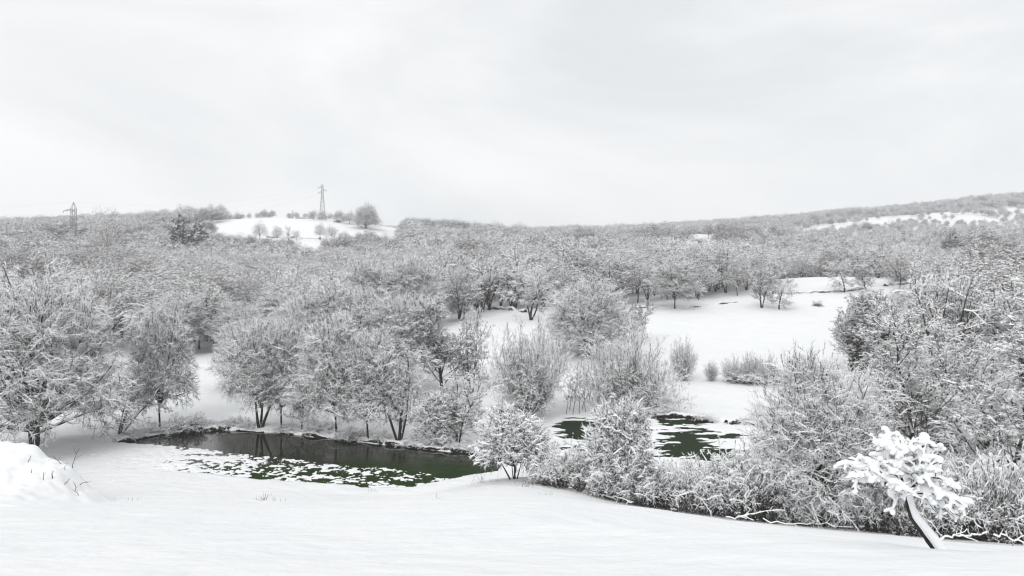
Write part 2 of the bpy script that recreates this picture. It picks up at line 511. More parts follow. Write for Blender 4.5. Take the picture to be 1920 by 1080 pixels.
def mead_cover(X, Y):
    px = X / Y * F + 960; py = HOR - ZG * F / Y
    c = np.full(X.shape, 0.75)
    for (cx, cy, rx, ry, a) in ((1090, 805, 60, 22, 1.5), (1105, 842, 40, 14, 1.5), (1285, 805, 45, 20, 1.4), (1285, 842, 75, 18, 1.5), (1340, 852, 60, 12, 1.0), (1360, 818, 70, 4, 1.0), (1260, 788, 40, 6, 1.2)):
        d = ((px - cx) / rx) ** 2 + ((py - cy) / ry) ** 2
        c = c - a * np.exp(-d * 1.1)
    return c
crust('meadow_snow_cover', MEAD, ZG, mead_cover, 0.09, 77, 1.3, 'thin patchy snow over dark green meadow grass beyond the hedge', 0.4, 1.7)

# ------------------------------------------------------------------ tree grower
def norm(a): return a / (np.linalg.norm(a, axis=-1, keepdims=True) + 1e-9)

class Tree:
    def __init__(self, seed):
        self.r = np.random.default_rng(seed)
        self.parts = {'trunk': [], 'crown': []}
        self.env = (5.0, 10.0)                             # half width and height the crown fills
        self.wr = 0.8                                      # weight of the outer shell against the top
        self.shade = 0.12                                  # how little snow reaches the inner twigs

    def run(self, start, d, L, r0, r1, segs, curl, trop):
        """integrate branches: start, d (N,3); L, r0, r1 (N)"""
        N = len(start); st = (L / segs)[:, None]
        P = np.empty((N, segs + 1, 3)); P[:, 0] = start
        d = norm(d)
        tv = np.zeros((N, 3)); tv[:, 2] = 1
        for k in range(segs):
            d = norm(d + self.r.normal(0, curl, (N, 3)) + tv * (trop(k / segs) if callable(trop) else trop))
            P[:, k + 1] = P[:, k] + d * st
        t = np.linspace(0, 1, segs + 1)[None]
        R = r0[:, None] * (1 - t) + r1[:, None] * t
        return dict(P=P, R=R, L=L)

    def children(self, par, m, t0, t1, ang, angv, ratio, shape, segs, curl, trop, rr=0.55, rtip=0.4, rmin=0.0, flat=1.0, power=1.0, up=0.0):
        P, R, L = par['P'], par['R'], par['L']
        N, S = P.shape[0], P.shape[1] - 1
        t = (np.arange(m)[None] + self.r.uniform(0, 1, (N, m))) / m
        t = t0 + (t1 - t0) * t ** power
        f = np.clip(t * S, 0, S - 1e-4); i = f.astype(int); f = f - i
        n = np.arange(N)[:, None]
        base = P[n, i] * (1 - f)[..., None] + P[n, i + 1] * f[..., None]
        pd = norm(P[n, i + 1] - P[n, i])
        pr = R[n, i] * (1 - f) + R[n, i + 1] * f
        a = np.radians(self.r.normal(ang, angv, (N, m)))
        phi = np.arange(m)[None] * 2.39996 + self.r.uniform(0, 6.28, (N, 1)) + self.r.normal(0, 0.4, (N, m))
        ref = np.where(np.abs(pd[..., 2:3]) > 0.9, np.array([1.0, 0, 0]), np.array([0, 0, 1.0]))
        u = norm(np.cross(pd, ref)); v = np.cross(u, pd)
        d = np.cos(a)[..., None] * pd + np.sin(a)[..., None] * (np.cos(phi)[..., None] * u + (np.sin(phi) * flat)[..., None] * v)
        d[..., 2] += up
        LL = (L[:, None] * ratio * shape(t) * self.r.uniform(0.65, 1.25, (N, m))).ravel()
        r0 = np.maximum(pr * rr, rmin).ravel()
        r0 = np.minimum(r0, np.maximum(pr.ravel() * 0.95, rmin))
        return self.run(base.reshape(-1, 3), d.reshape(-1, 3), LL, r0, np.maximum(r0 * rtip, rmin * 0.7), segs, curl, trop)

    def tube(self, br, snow, part='crown', sides=4, bare=0.08, spike=False, under=0.7):
        """branches as tubes; four-sided ones carry a ridge of snow on top; a spike ends in a point"""
        P, R = br['P'], br['R']
        N, S1, _ = P.shape
        matset = (0, 1)
        expo = np.clip((np.sqrt((P[..., 2] / self.env[1]) ** 2 * 0.8 + (np.hypot(P[..., 0], P[..., 1]) / self.env[0]) ** 2 * self.wr) - 0.28) / 0.42, self.shade, 1)
        T = np.empty_like(P)
        T[:, 1:-1] = P[:, 2:] - P[:, :-2]; T[:, 0] = P[:, 1] - P[:, 0]; T[:, -1] = P[:, -1] - P[:, -2]
        T = norm(T)
        hz = np.sqrt(np.clip(1 - T[..., 2] ** 2, 0, 1))
        ref = np.where(hz[..., None] < 0.15, np.array([1.0, 0, 0]), np.array([0, 0, 1.0]))
        u = norm(np.cross(T, ref)); v = np.cross(u, T)
        if sides == 4:
            load = self.r.uniform(0.55, 1.35, (N, 1)) * (0.7 + 0.6 * self.r.random((N, S1))) * (self.r.random((N, 1)) > bare)
            s = snow * np.clip(hz * 1.25 - 0.15, 0.05, 1) * load * expo
            w = R + 0.42 * s
            ring = np.stack([P + u * w[..., None], P + v * (R + s)[..., None], P - u * w[..., None], P - v * (R * under)[..., None]], 2)
        else:
            s = None
            an = np.arange(sides) / sides * 2 * np.pi
            ring = P[:, :, None] + R[..., None, None] * (np.cos(an)[:, None] * u[:, :, None] + np.sin(an)[:, None] * v[:, :, None])
        idx = np.arange(N * S1 * sides).reshape(N, S1, sides)
        nx = np.roll(np.arange(sides), -1)
        Q = np.stack([idx[:, :-1], idx[:, :-1][:, :, nx], idx[:, 1:][:, :, nx], idx[:, 1:]], -1)
        if sides == 4:
            mi = np.zeros(Q.shape[:3], np.int32)
            on = (s[:, :-1] > snow * 0.28)
            mi[:, :, 0] = on; mi[:, :, 1] = on
            mi = np.where(mi == 1, matset[1], matset[0])
        else:
            mi = np.full(Q.shape[:3], 2, np.int32)
        Q = Q.reshape(-1, 4); mi = mi.ravel(); ring = ring.reshape(-1, 3)
        if spike:                                        # one segment: the far ring shrinks to its first corner
            tip = idx[:, 1, 0]
            ring[tip] = P[:, 1]
            T3 = np.stack([Q[:, 0], Q[:, 1], np.repeat(tip, 4)], 1)
            used, inv = np.unique(T3, return_inverse=True)
            self.parts[part].append((ring[used], inv.reshape(-1, 3), mi))
        else:
            self.parts[part].append((ring, np.concatenate([Q[:, [0, 1, 2]], Q[:, [0, 2, 3]]]), np.concatenate([mi, mi])))

    def meshes(self, name, mats):
        out = {}
        allv = np.concatenate([p[0] for ps in self.parts.values() for p in ps])
        self.H = np.percentile(allv[:, 2], 98.0); self.Wd = 2 * np.percentile(np.hypot(allv[:, 0], allv[:, 1]), 91)
        for k, ps in self.parts.items():
            if not ps: continue
            off = 0; V = []; Q = []; M = []
            for v, q, m in ps:
                V.append(v); Q.append(q + off); M.append(m); off += len(v)
            out[k] = mesh_from(name + '_' + k, np.concatenate(V), np.concatenate(Q), mats, np.concatenate(M))
        return out

MATS = [M_TWIG, M_SNOW, M_TRUNK]
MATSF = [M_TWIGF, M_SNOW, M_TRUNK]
one = lambda t: np.ones_like(t)
ovo = lambda t: 0.35 + 0.75 * np.sin(np.pi * np.clip(t, 0, 1) ** 0.8)
cone = lambda t: 1.15 - 0.85 * t

PROTO = {}
def reg(kind, t, name, mats):
    ms = t.meshes(name, mats)
    PROTO.setdefault(kind, []).append((ms, t.H, t.Wd))

def stems(t, n, spread, L, r, lean=(0, 0), segs=10, curl=0.06, trop=0.03, base=0.1, lv=0.15, out=0.0):
    az = np.arange(n) * 2.39996 + t.r.uniform(0, 6)
    s = spread * np.sqrt((np.arange(n) + 0.5) / n) if n > 1 else np.array([0.0])
    d = np.stack([np.sin(s) * np.cos(az) + lean[0], np.sin(s) * np.sin(az) + lean[1], np.cos(s)], 1)
    p = np.stack([np.cos(az) * base * s, np.sin(az) * base * s, np.full(n, -0.25)], 1)
    LL = L * t.r.uniform(1 - lv, 1 + lv, n) * (1 - out * (s / (spread + 1e-6)) ** 2)
    return t.run(p, d, LL, np.full(n, r) * t.r.uniform(0.7, 1.15, n), np.full(n, r * 0.07), segs, curl, trop)

def spikes(t, par, m, ratio, tw, snow, ang=48, droop=0.0, bare=0.1, t0=0.1):
    d = t.children(par, m, t0, 1.0, ang, 16, ratio, one, 1, 0.2, droop, 0.8, 0.5, tw, 0.9)
    t.tube(d, snow, 'crown', 4, bare, True)

def t_spread(seed, n_stem=1, spread=0.0, H=10, R=5.5, lean=(0, 0), tw=0.014, snow=0.042, t0=0.12, m=(24, 11, 7, 9), droop=-0.06, ang=68, ratio=0.5, low=0.7, rt=0.02):
    """wide bank tree: layered limbs that sag under snow"""
    t = Tree(seed); t.env = (R, H); t.shade = 0.5
    s = stems(t, n_stem, spread, H * 0.93, rt * H, lean, 12, 0.13 if n_stem > 3 else 0.07, 0.03, out=0.3 if n_stem > 3 else 0.0)
    t.tube(s, 0, 'trunk', 8)
    sh = lambda q: (low + (1.05 - low) * np.sin(np.pi * np.clip((q - t0) / (1 - t0), 0, 1))) * np.where(q > 0.6, 1 - (0.3 if n_stem > 3 else 0.5) * (q - 0.6) / 0.4, 1)
    a = t.children(s, m[0], t0, 0.99, ang, 11, ratio, sh, 8, 0.10, lambda k: 0.07 - 0.11 * k, 0.42, 0.22, tw * 1.3)
    t.tube(a, snow * 1.5, 'trunk', 4, 0.1)
    b = t.children(a, m[1], 0.12, 1.0, 50, 14, 0.44, cone, 5, 0.14, droop * 0.6, 0.5, 0.4, tw * 1.1, 0.8)
    t.tube(b, snow * 1.2)
    c = t.children(b, m[2], 0.1, 1.0, 48, 16, 0.46, cone, 3, 0.2, droop, 0.6, 0.6, tw, 0.85)
    t.tube(c, snow)
    spikes(t, c, m[3], 0.62, tw * 0.6, snow * 0.72, droop=droop)
    return t

def t_upright(seed, H=10, R=2.6, n_stem=1, spread=0.1, tw=0.013, snow=0.04, m=(28, 10, 6, 7), ang=40, ratio=0.36, t0=0.1, lean=(0, 0), up=0.09, rt=0.012):
    """ash-like tree: limbs climb"""
    t = Tree(seed); t.env = (R, H); t.shade = 0.38
    s = stems(t, n_stem, spread, H * 0.96, rt * H, lean, 12, 0.05, 0.06, 0.5)
    t.tube(s, 0, 'trunk', 8)
    a = t.children(s, m[0], t0, 0.98, ang, 8, ratio, lambda q: 1.15 - 0.75 * q, 7, 0.07, up, 0.42, 0.25, tw * 1.3)
    t.tube(a, snow * 1.3, 'trunk', 4, 0.1)
    b = t.children(a, m[1], 0.12, 1.0, 42, 10, 0.42, cone, 4, 0.12, up * 0.6, 0.55, 0.4, tw * 1.1)
    t.tube(b, snow * 1.1)
    c = t.children(b, m[2], 0.15, 1.0, 42, 14, 0.5, cone, 2, 0.16, up * 0.4, 0.7, 0.6, tw)
    t.tube(c, snow)
    spikes(t, c, m[3], 0.65, tw * 0.6, snow * 0.72, 44)
    return t

def t_dome(seed, H=7, R=5.5, n=52, spread=1.4, tw=0.012, snow=0.034, m=(15, 5, 5), trunk=0.0, up=0.03, rl=0.9):
    """willow stool: rods fan out from the base, ends straight up and out"""
    t = Tree(seed); t.env = (R, H); t.shade = 0.35
    if trunk:
        s0 = stems(t, 4, 0.45, trunk, 0.26, (0, 0), 6, 0.08, 0.0, 0.8)
        t.tube(s0, 0, 'trunk', 8)
    s = stems(t, n, spread, H * rl, 0.045, (0, 0), 9, 0.10, up, 0.35, 0.16)
    if trunk: s['P'][..., 2] += trunk * 0.8
    t.tube(s, snow * 1.3, 'trunk', 4, 0.1)
    b = t.children(s, m[0], 0.16, 0.98, 38, 10, 0.30, lambda q: 1.2 - 0.6 * q, 4, 0.09, 0.04, 0.5, 0.45, tw * 1.1)
    t.tube(b, snow)
    c = t.children(b, m[1], 0.1, 1.0, 40, 12, 0.5, cone, 2, 0.13, 0.03, 0.7, 0.6, tw)
    t.tube(c, snow * 0.9)
    spikes(t, c, m[2], 0.55, tw * 0.8, snow * 0.75, 42)
    return t

def t_bush(seed, H=3, R=2.6, n=40, spread=1.1, tw=0.010, snow=0.036, m=(12, 5, 5), droop=-0.16, L=1.45):
    """bramble and thorn: arching canes with hanging ends"""
    t = Tree(seed); t.env = (R, H * 1.35); t.shade = 0.04; t.wr = 0.18
    s = stems(t, n, spread, H * L, 0.022, (0, 0), 9, 0.10, lambda k: 0.10 - 0.42 * k, 1.1, 0.3)
    t.tube(s, snow * 1.6, 'trunk', 4, 0.2)
    b = t.children(s, m[0], 0.1, 1.0, 52, 16, 0.32, one, 4, 0.16, droop * 0.6, 0.6, 0.5, tw * 1.1)
    t.tube(b, snow * 1.2)
    c = t.children(b, m[1], 0.1, 1.0, 50, 18, 0.5, cone, 2, 0.2, droop, 0.7, 0.6, tw)
    t.tube(c, snow)
    spikes(t, c, m[2], 0.6, tw * 0.8, snow * 0.8, 46, droop)
    return t

def t_apple(seed, H=3.7, R=2.6, n=6, tw=0.012, snow=0.075, m=(12, 9, 6, 6), spread=0.6, f=0.75, t0=0.35):
    t = Tree(seed); t.env = (R, H); t.shade = 0.03
    s = stems(t, n, spread, H * f, 0.085, (0, 0), 8, 0.10, 0.02, 0.5)
    t.tube(s, 0, 'trunk', 7)
    a = t.children(s, m[0], t0, 1.0, 62, 14, 0.55, one, 6, 0.12, lambda k: 0.06 - 0.20 * k, 0.5, 0.3, tw * 1.2)
    t.tube(a, snow * 1.0, 'crown', 4, 0.05)
    b = t.children(a, m[1], 0.1, 1.0, 50, 16, 0.40, cone, 4, 0.16, -0.12, 0.6, 0.5, tw)
    t.tube(b, snow, 'crown', 4, 0.08)
    c = t.children(b, m[2], 0.1, 1.0, 48, 16, 0.5, cone, 2, 0.2, -0.16, 0.7, 0.6, tw * 0.8)
    t.tube(c, snow * 0.7, 'crown', 4, 0.1)
    spikes(t, c, m[3], 0.6, tw * 0.7, snow * 0.4, 46, -0.1)
    return t

def t_forest(seed, H=9, R=4.2, tw=0.028, snow=0.068, m=(15, 8, 5, 5), ang=58, ratio=0.46, t0=0.16, up=0.02, n_stem=1, segs=(5, 3, 2), bare=0.15):
    t = Tree(seed); t.env = (R, H); t.shade = 0.1
    s = stems(t, n_stem, 0.25, H * 0.95, 0.016 * H, (0, 0), 8, 0.08, 0.03, 0.3)
    t.tube(s, 0, 'trunk', 6)
    a = t.children(s, m[0], t0, 0.98, ang, 14, ratio, lambda q: (0.6 + 0.45 * np.sin(np.pi * q)) * np.where(q > 0.6, 1 - 0.5 * (q - 0.6) / 0.4, 1), segs[0], 0.12, up, 0.42, 0.3, tw * 1.2)
    t.tube(a, snow * 1.2, 'crown', 4, 0.1)
    b = t.children(a, m[1], 0.1, 1.0, 46, 14, 0.46, cone, segs[1], 0.16, up * 0.5, 0.55, 0.5, tw)
    t.tube(b, snow, 'crown', 4, bare)
    c = t.children(b, m[2], 0.1, 1.0, 46, 16, 0.5, cone, segs[2], 0.2, 0.0, 0.7, 0.6, tw * 0.85)
    if segs[2] == 1:
        t.tube(c, snow * 0.9, 'crown', 4, bare + 0.05, True)
    else:
        t.tube(c, snow * 0.9, 'crown', 4, bare)
        spikes(t, c, m[3], 0.6, tw * 0.75, snow * 0.8, 46, bare=bare + 0.05)
    return t

for kw in [dict(seed=102, m=(24, 11, 7, 12), low=0.85, snow=0.034, tw=0.011), dict(seed=103, n_stem=3, spread=0.42, t0=0.22, m=(13, 10, 6, 12), ratio=0.42, R=5.5, snow=0.034, tw=0.011)]:
    reg('spread', t_spread(**kw), 'spreading_tree', MATS)
for kw in [dict(seed=201, H=10.5, m=(30, 10, 6, 11)), dict(seed=202, n_stem=2, spread=0.2, m=(18, 10, 6, 11))]:
    reg('upright', t_upright(**kw), 'upright_tree', MATS)
reg('sapling', t_upright(203, H=6, R=0.9, m=(16, 6, 3, 6), ratio=0.26, tw=0.008, snow=0.026, t0=0.2, rt=0.006), 'sapling', MATS)
for kw in [dict(seed=301, R=4.2, spread=1.05, n=60, m=(14, 5, 8), snow=0.028, tw=0.01), dict(seed=302, R=6, n=58, spread=1.5, m=(14, 5, 8), snow=0.028, tw=0.01)]:
    reg('dome', t_dome(**kw), 'willow', MATS)
for kw in [dict(seed=401, R=5, H=3.2), dict(seed=402, R=5.5, n=30, spread=1.3, m=(12, 5, 5)), dict(seed=403, R=5.5, n=24, spread=0.9, L=1.8, m=(15, 5, 5))]:
    k = dict(snow=0.075, tw=0.015); k.update(kw)
    t = t_bush(**k)
    reg('bush', t, 'bush', MATS)
def t_round(seed, H=9, R=4.6, n=13, spread=1.45, tw=0.022, snow=0.055, m=(9, 6, 7), bare=0.08, segs=(5, 3, 2), trunk=0.3, up=0.03, n_stem=1):
    """domed woodland crown: limbs fan from the top of a short trunk and fill a dome"""
    t = Tree(seed); t.env = (R, H); t.shade = 0.06
    s0 = stems(t, n_stem, 0.3, H * (trunk + 0.2), 0.015 * H, (0, 0), 6, 0.08, 0.03, 0.3)
    t.tube(s0, 0, 'trunk', 6)
    s = stems(t, n, spread, H * (1 - trunk) * 0.92, 0.007 * H, (0, 0), segs[0] + 2, 0.10, up, 0.3, 0.16, 0.12)
    s['P'][..., 2] += H * trunk * (0.75 + 0.5 * t.r.random((n, 1)))
    t.tube(s, snow * 1.2, 'crown', 4, bare)
    b = t.children(s, m[0], 0.25, 1.0, 44, 14, 0.36, cone, segs[1], 0.15, 0.03, 0.5, 0.5, tw)
    t.tube(b, snow, 'crown', 4, bare)
    c = t.children(b, m[1], 0.1, 1.0, 46, 16, 0.5, cone, segs[2], 0.2, 0.02, 0.7, 0.6, tw * 0.85)
    if segs[2] == 1:
        t.tube(c, snow * 0.9, 'crown', 4, bare, True)
    else:
        t.tube(c, snow * 0.9, 'crown', 4, bare)
        spikes(t, c, m[2], 0.6, tw * 0.7, snow * 0.8, 46, bare=bare)
    return t

def t_lobed(seed, H=9.5, W=9.5, trunk=0.28, lobes=12, n=340, L=0.55, tw=0.017, snow=0.043, bare=0.26, n_stem=1, limb=0.02, flat=0.5, lean=0.0, r=(0.19, 0.30), cut=-0.12, low=0.85, spray=0):
    """rounded crown built of clumps: limbs run to each clump, twigs fill it, more snow on its upper side"""
    t = Tree(seed); t.env = (0.01, 0.01); g = t.r
    s0 = stems(t, n_stem, 0.3, H * (trunk + 0.3), 0.014 * H, (lean, 0), 6, 0.08, 0.03, 0.3)
    t.tube(s0, 0, 'trunk', 6)
    k = np.arange(lobes); az = k * 2.39996 + g.uniform(0, 6)
    el = np.arcsin(np.clip((k + 0.5) / lobes * 1.12 - 0.14, -1, 1))
    rr = g.uniform(0.50, 0.74, lobes)
    hc = H * (1 - trunk) / 1.0
    C = np.stack([np.cos(el) * np.cos(az) * rr * W / 2, np.cos(el) * np.sin(az) * rr * W / 2, H * trunk + hc * (0.12 + np.sin(el) * rr * 0.92)], 1)
    Rl = g.uniform(r[0], r[1], lobes) * W
    st = np.zeros((lobes, 3)); st[:, 2] = H * trunk * g.uniform(0.7, 1.15, lobes)
    d = C - st; LL = np.linalg.norm(d, axis=1) * 1.15
    a = t.run(st, d, LL, np.full(lobes, limb * 4), np.full(lobes, limb * 0.8), 5, 0.09, 0.0)
    if spray: t.tube(a, 0, 'trunk', 6)
    else: t.tube(a, snow * 1.1, 'crown', 4, bare)
    b = t.children(a, 9, 0.3, 1.0, 50, 14, 0.30, cone, 4, 0.2, 0.0, 0.4, 0.5, limb * 0.45)
    t.tube(b, snow * 0.75, 'crown', 4, bare)
    u = norm(g.normal(0, 1, (lobes, n, 3)))
    q = g.random((lobes, n, 1)) ** 0.42
    P = C[:, None] + u * q * Rl[:, None, None] * np.array([1.0, 1.0, 0.82])
    out = norm(C[:, None] - np.array([0, 0, H * trunk]))
    D = u * 0.75 + out * 0.35 + g.normal(0, 0.45, (lobes, n, 3)); D[..., 2] *= flat
    up = (u[..., 2] * q[..., 0]).ravel()                   # -1 under the clump, +1 on top
    P = P.reshape(-1, 3); D = D.reshape(-1, 3)
    LL = L * g.uniform(0.6, 1.3, len(P))
    if spray:                                              # each twig a forked spray of finer ones
        tops = up > g.normal(cut, 0.35, len(P))
        for m_, s_, b_ in ((tops, snow, bare), (~tops, snow * 0.5, low)):
            w = t.run(P[m_] - norm(D[m_]) * LL[m_][:, None] * 0.5, D[m_], LL[m_], np.full(m_.sum(), tw * 1.2), np.full(m_.sum(), tw * 0.8), 2, 0.16, 0.0)
            t.tube(w, s_, 'crown', 4, b_)
            spikes(t, w, spray, 0.55, tw * 0.75, s_ * 0.75, 40, 0.0, b_, 0.05)
        return t
    br = t.run(P - norm(D) * LL[:, None] * 0.5, D, LL, np.full(len(P), tw), np.full(len(P), tw * 0.5), 1, 0.1, 0.0)
    top = up > g.normal(cut, 0.35, len(P))
    for m_, s_, b_ in ((top, snow, bare), (~top, snow * 0.5, low)):
        t.tube({'P': br['P'][m_], 'R': br['R'][m_]}, s_, 'crown', 4, b_, True)
    return t

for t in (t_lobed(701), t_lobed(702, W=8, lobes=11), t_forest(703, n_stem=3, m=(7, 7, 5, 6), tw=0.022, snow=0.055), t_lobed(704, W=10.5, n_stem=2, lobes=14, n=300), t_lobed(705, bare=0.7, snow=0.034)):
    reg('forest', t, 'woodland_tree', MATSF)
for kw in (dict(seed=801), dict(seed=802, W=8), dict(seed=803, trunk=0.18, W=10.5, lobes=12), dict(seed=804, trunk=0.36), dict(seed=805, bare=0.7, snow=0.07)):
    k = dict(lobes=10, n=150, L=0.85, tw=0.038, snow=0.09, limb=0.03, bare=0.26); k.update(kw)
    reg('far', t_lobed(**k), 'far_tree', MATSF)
reg('stool', t_lobed(303, H=7.9, W=7.6, trunk=0.24, lobes=24, n=115, L=0.7, tw=0.007, snow=0.022, n_stem=4, limb=0.018, flat=0.9, r=(0.16, 0.25), bare=0.08, cut=-0.38, low=0.8, spray=13), 'trunked_willow', MATS)
reg('great', t_lobed(304, H=12, W=13, trunk=0.13, lobes=34, n=112, L=0.9, tw=0.008, snow=0.027, n_stem=3, limb=0.03, flat=0.85, r=(0.13, 0.21), bare=0.07, cut=-0.48, low=0.78, spray=13), 'great_tree', MATS)
for sd_, kw in ((305, dict()), (306, dict(n_stem=3, W=9.5))):
    k = dict(H=10.5, W=8.6, trunk=0.21, lobes=25, n=92, L=0.8, tw=0.008, snow=0.026, limb=0.024, flat=0.8, r=(0.13, 0.22), bare=0.07, cut=-0.42, low=0.8, spray=13); k.update(kw)
    reg('bank', t_lobed(sd_, **k), 'bank_tree', MATS)
reg('apple', t_lobed(501, H=3.9, W=5.2, trunk=0.24, lobes=24, n=84, L=0.42, tw=0.008, snow=0.045, n_stem=6, limb=0.018, flat=0.55, r=(0.13, 0.21), bare=0.05, cut=-0.32, low=0.85, spray=8), 'apple_tree', MATS)
reg('thorn', t_lobed(601, H=5.2, W=4.6, trunk=0.12, lobes=24, n=84, L=0.5, tw=0.008, snow=0.040, n_stem=3, limb=0.018, flat=0.7, r=(0.13, 0.21), bare=0.06, cut=-0.32, low=0.85, spray=8), 'thorn_tree', MATS)
# pines: the same grower with short stiff needles for twigs
M_PINE, _n2, _b2 = mat_new('pine_green')
_b2.inputs['Base Color'].default_value = (0.016, 0.026, 0.018, 1); _b2.inputs['Roughness'].default_value = 0.8
for sd_ in (901,):
    t = t_forest(sd_, H=11, R=3.4, m=(26, 8, 6, 10), tw=0.085, snow=0.06, ang=80, ratio=0.30, t0=0.25, up=0.0, segs=(4, 3, 2), bare=0.85)
    reg('pine', t, 'pine_tree', [M_PINE, M_SNOW, M_TRUNK])

# ------------------------------------------------------------------ placing trees
def plant(name, kind, var, pos, H, W, label, cat='tree', group=None, rz=None, tilt=(0, 0)):
    ms, ph, pw = PROTO[kind][var % len(PROTO[kind])]
    e = bpy.data.objects.new(name, None)
    COL.objects.link(e)
    e.location = pos
    e.rotation_euler = (tilt[0], tilt[1], random.uniform(0, 6.28) if rz is None else rz)
    e.rotation_mode = 'XYZ'
    e.scale = (W / pw, W / pw, H / ph)
    e.empty_display_size = 0.2
    for k, me in ms.items():
        link({'trunk': 'trunk', 'crown': 'crown'}[k], me, e)
    return tag(e, label, cat, group)

random.seed(5)
def plant_px(name, kind, var, px, py, top, w, label, Y=None, cat='tree', group=None, rz=None, tilt=(0, 0)):
    x, y, z = at(px, Y) if Y else hit(px, py)
    H = (HOR - top) / F * y - z
    return plant(name, kind, var, (x, y, z - 0.05), H, w / F * y, label, cat, group, rz, tilt)

T = plant_px
# left of the pond
T('spreading_tree', 'great', 0, 66, 850, 533, 300, 'largest snow-laden tree, wide crown cut by the left edge of the picture')
T('leaning_tree', 'spread', 1, 224, 816, 668, 130, 'low leaning tree with dark trunk at the left end of the flood pond', tilt=(0, 0.35), rz=0.4)
T('leaning_tree', 'bank', 0, 300, 806, 592, 108, 'taller tree leaning over a low bush on the far left bank of the pond', tilt=(0, 0.18), rz=2.0)
T('low_bush', 'bush', 0, 345, 806, 782, 90, 'flat dark brushwood bush at the foot of the leaning tree by the pond', cat='bush')
# the row on the far bank
T('bank_tree', 'bank', 1, 488, 802, 606, 142, 'broad multi-trunked tree, first of the row on the far pond bank', rz=1.0)
T('bank_tree', 'bank', 0, 528, 803, 618, 105, 'slim straight tree just right of the multi-trunked tree on the pond bank', rz=2.2)
T('bank_tree', 'spread', 2, 566, 808, 674, 95, 'smallest thin-trunked tree in the row on the far pond bank', rz=4.0)
T('bank_tree', 'bank', 0, 630, 822, 602, 145, 'thick-trunked tall tree in the middle of the far pond bank', rz=0.2)
pond_ivy = T('bank_tree', 'bank', 0, 690, 827, 628, 118, 'ivy-trunked tree between the thick trunk and the forked tree by the pond', rz=1.4)
T('bank_tree', 'spread', 1, 748, 832, 640, 155, 'forked tree with three dark limbs rising from the pond bank', rz=3.0)
T('bank_shrub_tree', 'thorn', 0, 824, 832, 740, 85, 'little bushy tree right of the forked tree on the pond bank', rz=0.5)
T('bank_tree', 'upright', 1, 858, 837, 690, 112, 'thin twin-stemmed tree at the right end of the pond row', rz=0.5)
# second row
for k, (px, Y, top, w, v, lab) in enumerate([(462, 82, 605, 110, 1, 'pale tree behind the broad multi-trunked tree of the pond row'), (550, 80, 588, 125, 3, 'pale tree rising behind the smallest tree of the pond row'),
        (605, 84, 540, 165, 0, 'tall wide tree behind the thick-trunked tree of the pond row'), (690, 82, 556, 160, 4, 'tall tree behind the ivy-trunked tree of the pond row'),
        (765, 80, 562, 145, 3, 'tall tree behind the forked tree of the pond row')]):
    T('back_row_tree', 'bank', v, px, 0, top, w, lab, Y=Y, rz=k * 1.3)
T('back_row_tree', 'upright', 0, 832, 0, 560, 125, 'tallest upright tree behind the right end of the pond row', Y=78, rz=1.0)
T('back_row_tree', 'upright', 1, 884, 0, 578, 70, 'upright tree standing out against the small snowfield behind the pond', Y=79, rz=2.0)
# willows and middle ground
T('willow_tree', 'dome', 0, 990, 778, 624, 140, 'round-topped willow of upright rods behind the snow-laden apple tree')
T('willow_tree', 'dome', 1, 1178, 762, 632, 185, 'widest domed willow at the lower edge of the big snowfield')
for k, (px, py, top, w) in enumerate([(1062, 772, 690, 30), (1074, 774, 684, 34), (1086, 772, 694, 30), (1098, 770, 700, 28), (1110, 772, 692, 34), (1122, 765, 700, 30), (1068, 765, 700, 32), (1092, 764, 688, 32)]):
    T('thin_sapling', 'sapling', 0, px, py, top, w, 'thin bare sapling in the thicket between the two domed willows', group='saplings between the willows', rz=k)
T('round_shrub', 'dome', 0, 1280, 714, 643, 48, 'lone rounded shrub with dark foot beside the widest willow', cat='shrub')
for k, (px, py, top, w, lab) in enumerate([(1334, 714, 680, 26, 'smallest narrow shrub in the hedge below the big snowfield'), (1374, 716, 672, 40, 'leftmost full shrub of the hedge below the big snowfield'), (1408, 717, 667, 44, 'tallest shrub in the middle of the hedge below the big snowfield'),
        (1442, 718, 668, 44, 'shrub right of the tallest one in the hedge below the snowfield'), (1470, 718, 690, 32, 'low rounded shrub ending the hedge below the snowfield'), (1392, 718, 696, 60, 'low wide bramble filling the hedge under its tallest shrub'), (1432, 719, 698, 60, 'low wide bramble filling the right half of the hedge below the snowfield')]):
    T('hedge_shrub', 'bush' if k > 3 else 'dome', k, px, py, top, w, lab, cat='shrub', group='field hedge shrubs')
for k, (px, py, top, w, lab) in enumerate([(1508, 712, 672, 40, 'slim shrub just left of the dome tree, at the field edge'), (1545, 716, 680, 55, 'shrub behind the top of the dome tree at the field edge')]):
    T('field_shrub', 'dome', k, px, py, top, w, lab, cat='shrub', group='field edge shrubs')
T('gnarled_tree', 'spread', 1, 995, 600, 492, 115, 'gnarled tree with dark leaning trunk above the small snowfield', tilt=(0, -0.12), rz=1.7)
T('large_thicket_tree', 'great', 0, 1103, 668, 531, 160, 'largest round bushy tree on the boundary between the two snowfields', rz=0.9)
T('field_tree', 'upright', 1, 1186, 640, 560, 60, 'small tree leaning out beside the largest round bushy tree', rz=0.9, tilt=(0, 0.15))
T('field_tree', 'bank', 0, 1265, 579, 488, 88, 'conical pale tree at the top edge of the big snowfield', rz=2.9)
T('field_tree', 'upright', 1, 1428, 577, 493, 62, 'taller of the two trees standing in the big snowfield', rz=0.3)
T('field_tree', 'spread', 0, 1461, 580, 520, 58, 'shorter of the two trees standing in the big snowfield', rz=5.0)
T('field_bush', 'bush', 1, 1533, 574, 564, 20, 'tiny round bush alone on the big snowfield near its right edge', cat='bush')
T('ivy_tree', 'spread', 0, 1583, 548, 486, 66, 'dark ivy-grown tree at the corner of the upper snowfield', rz=1.9)
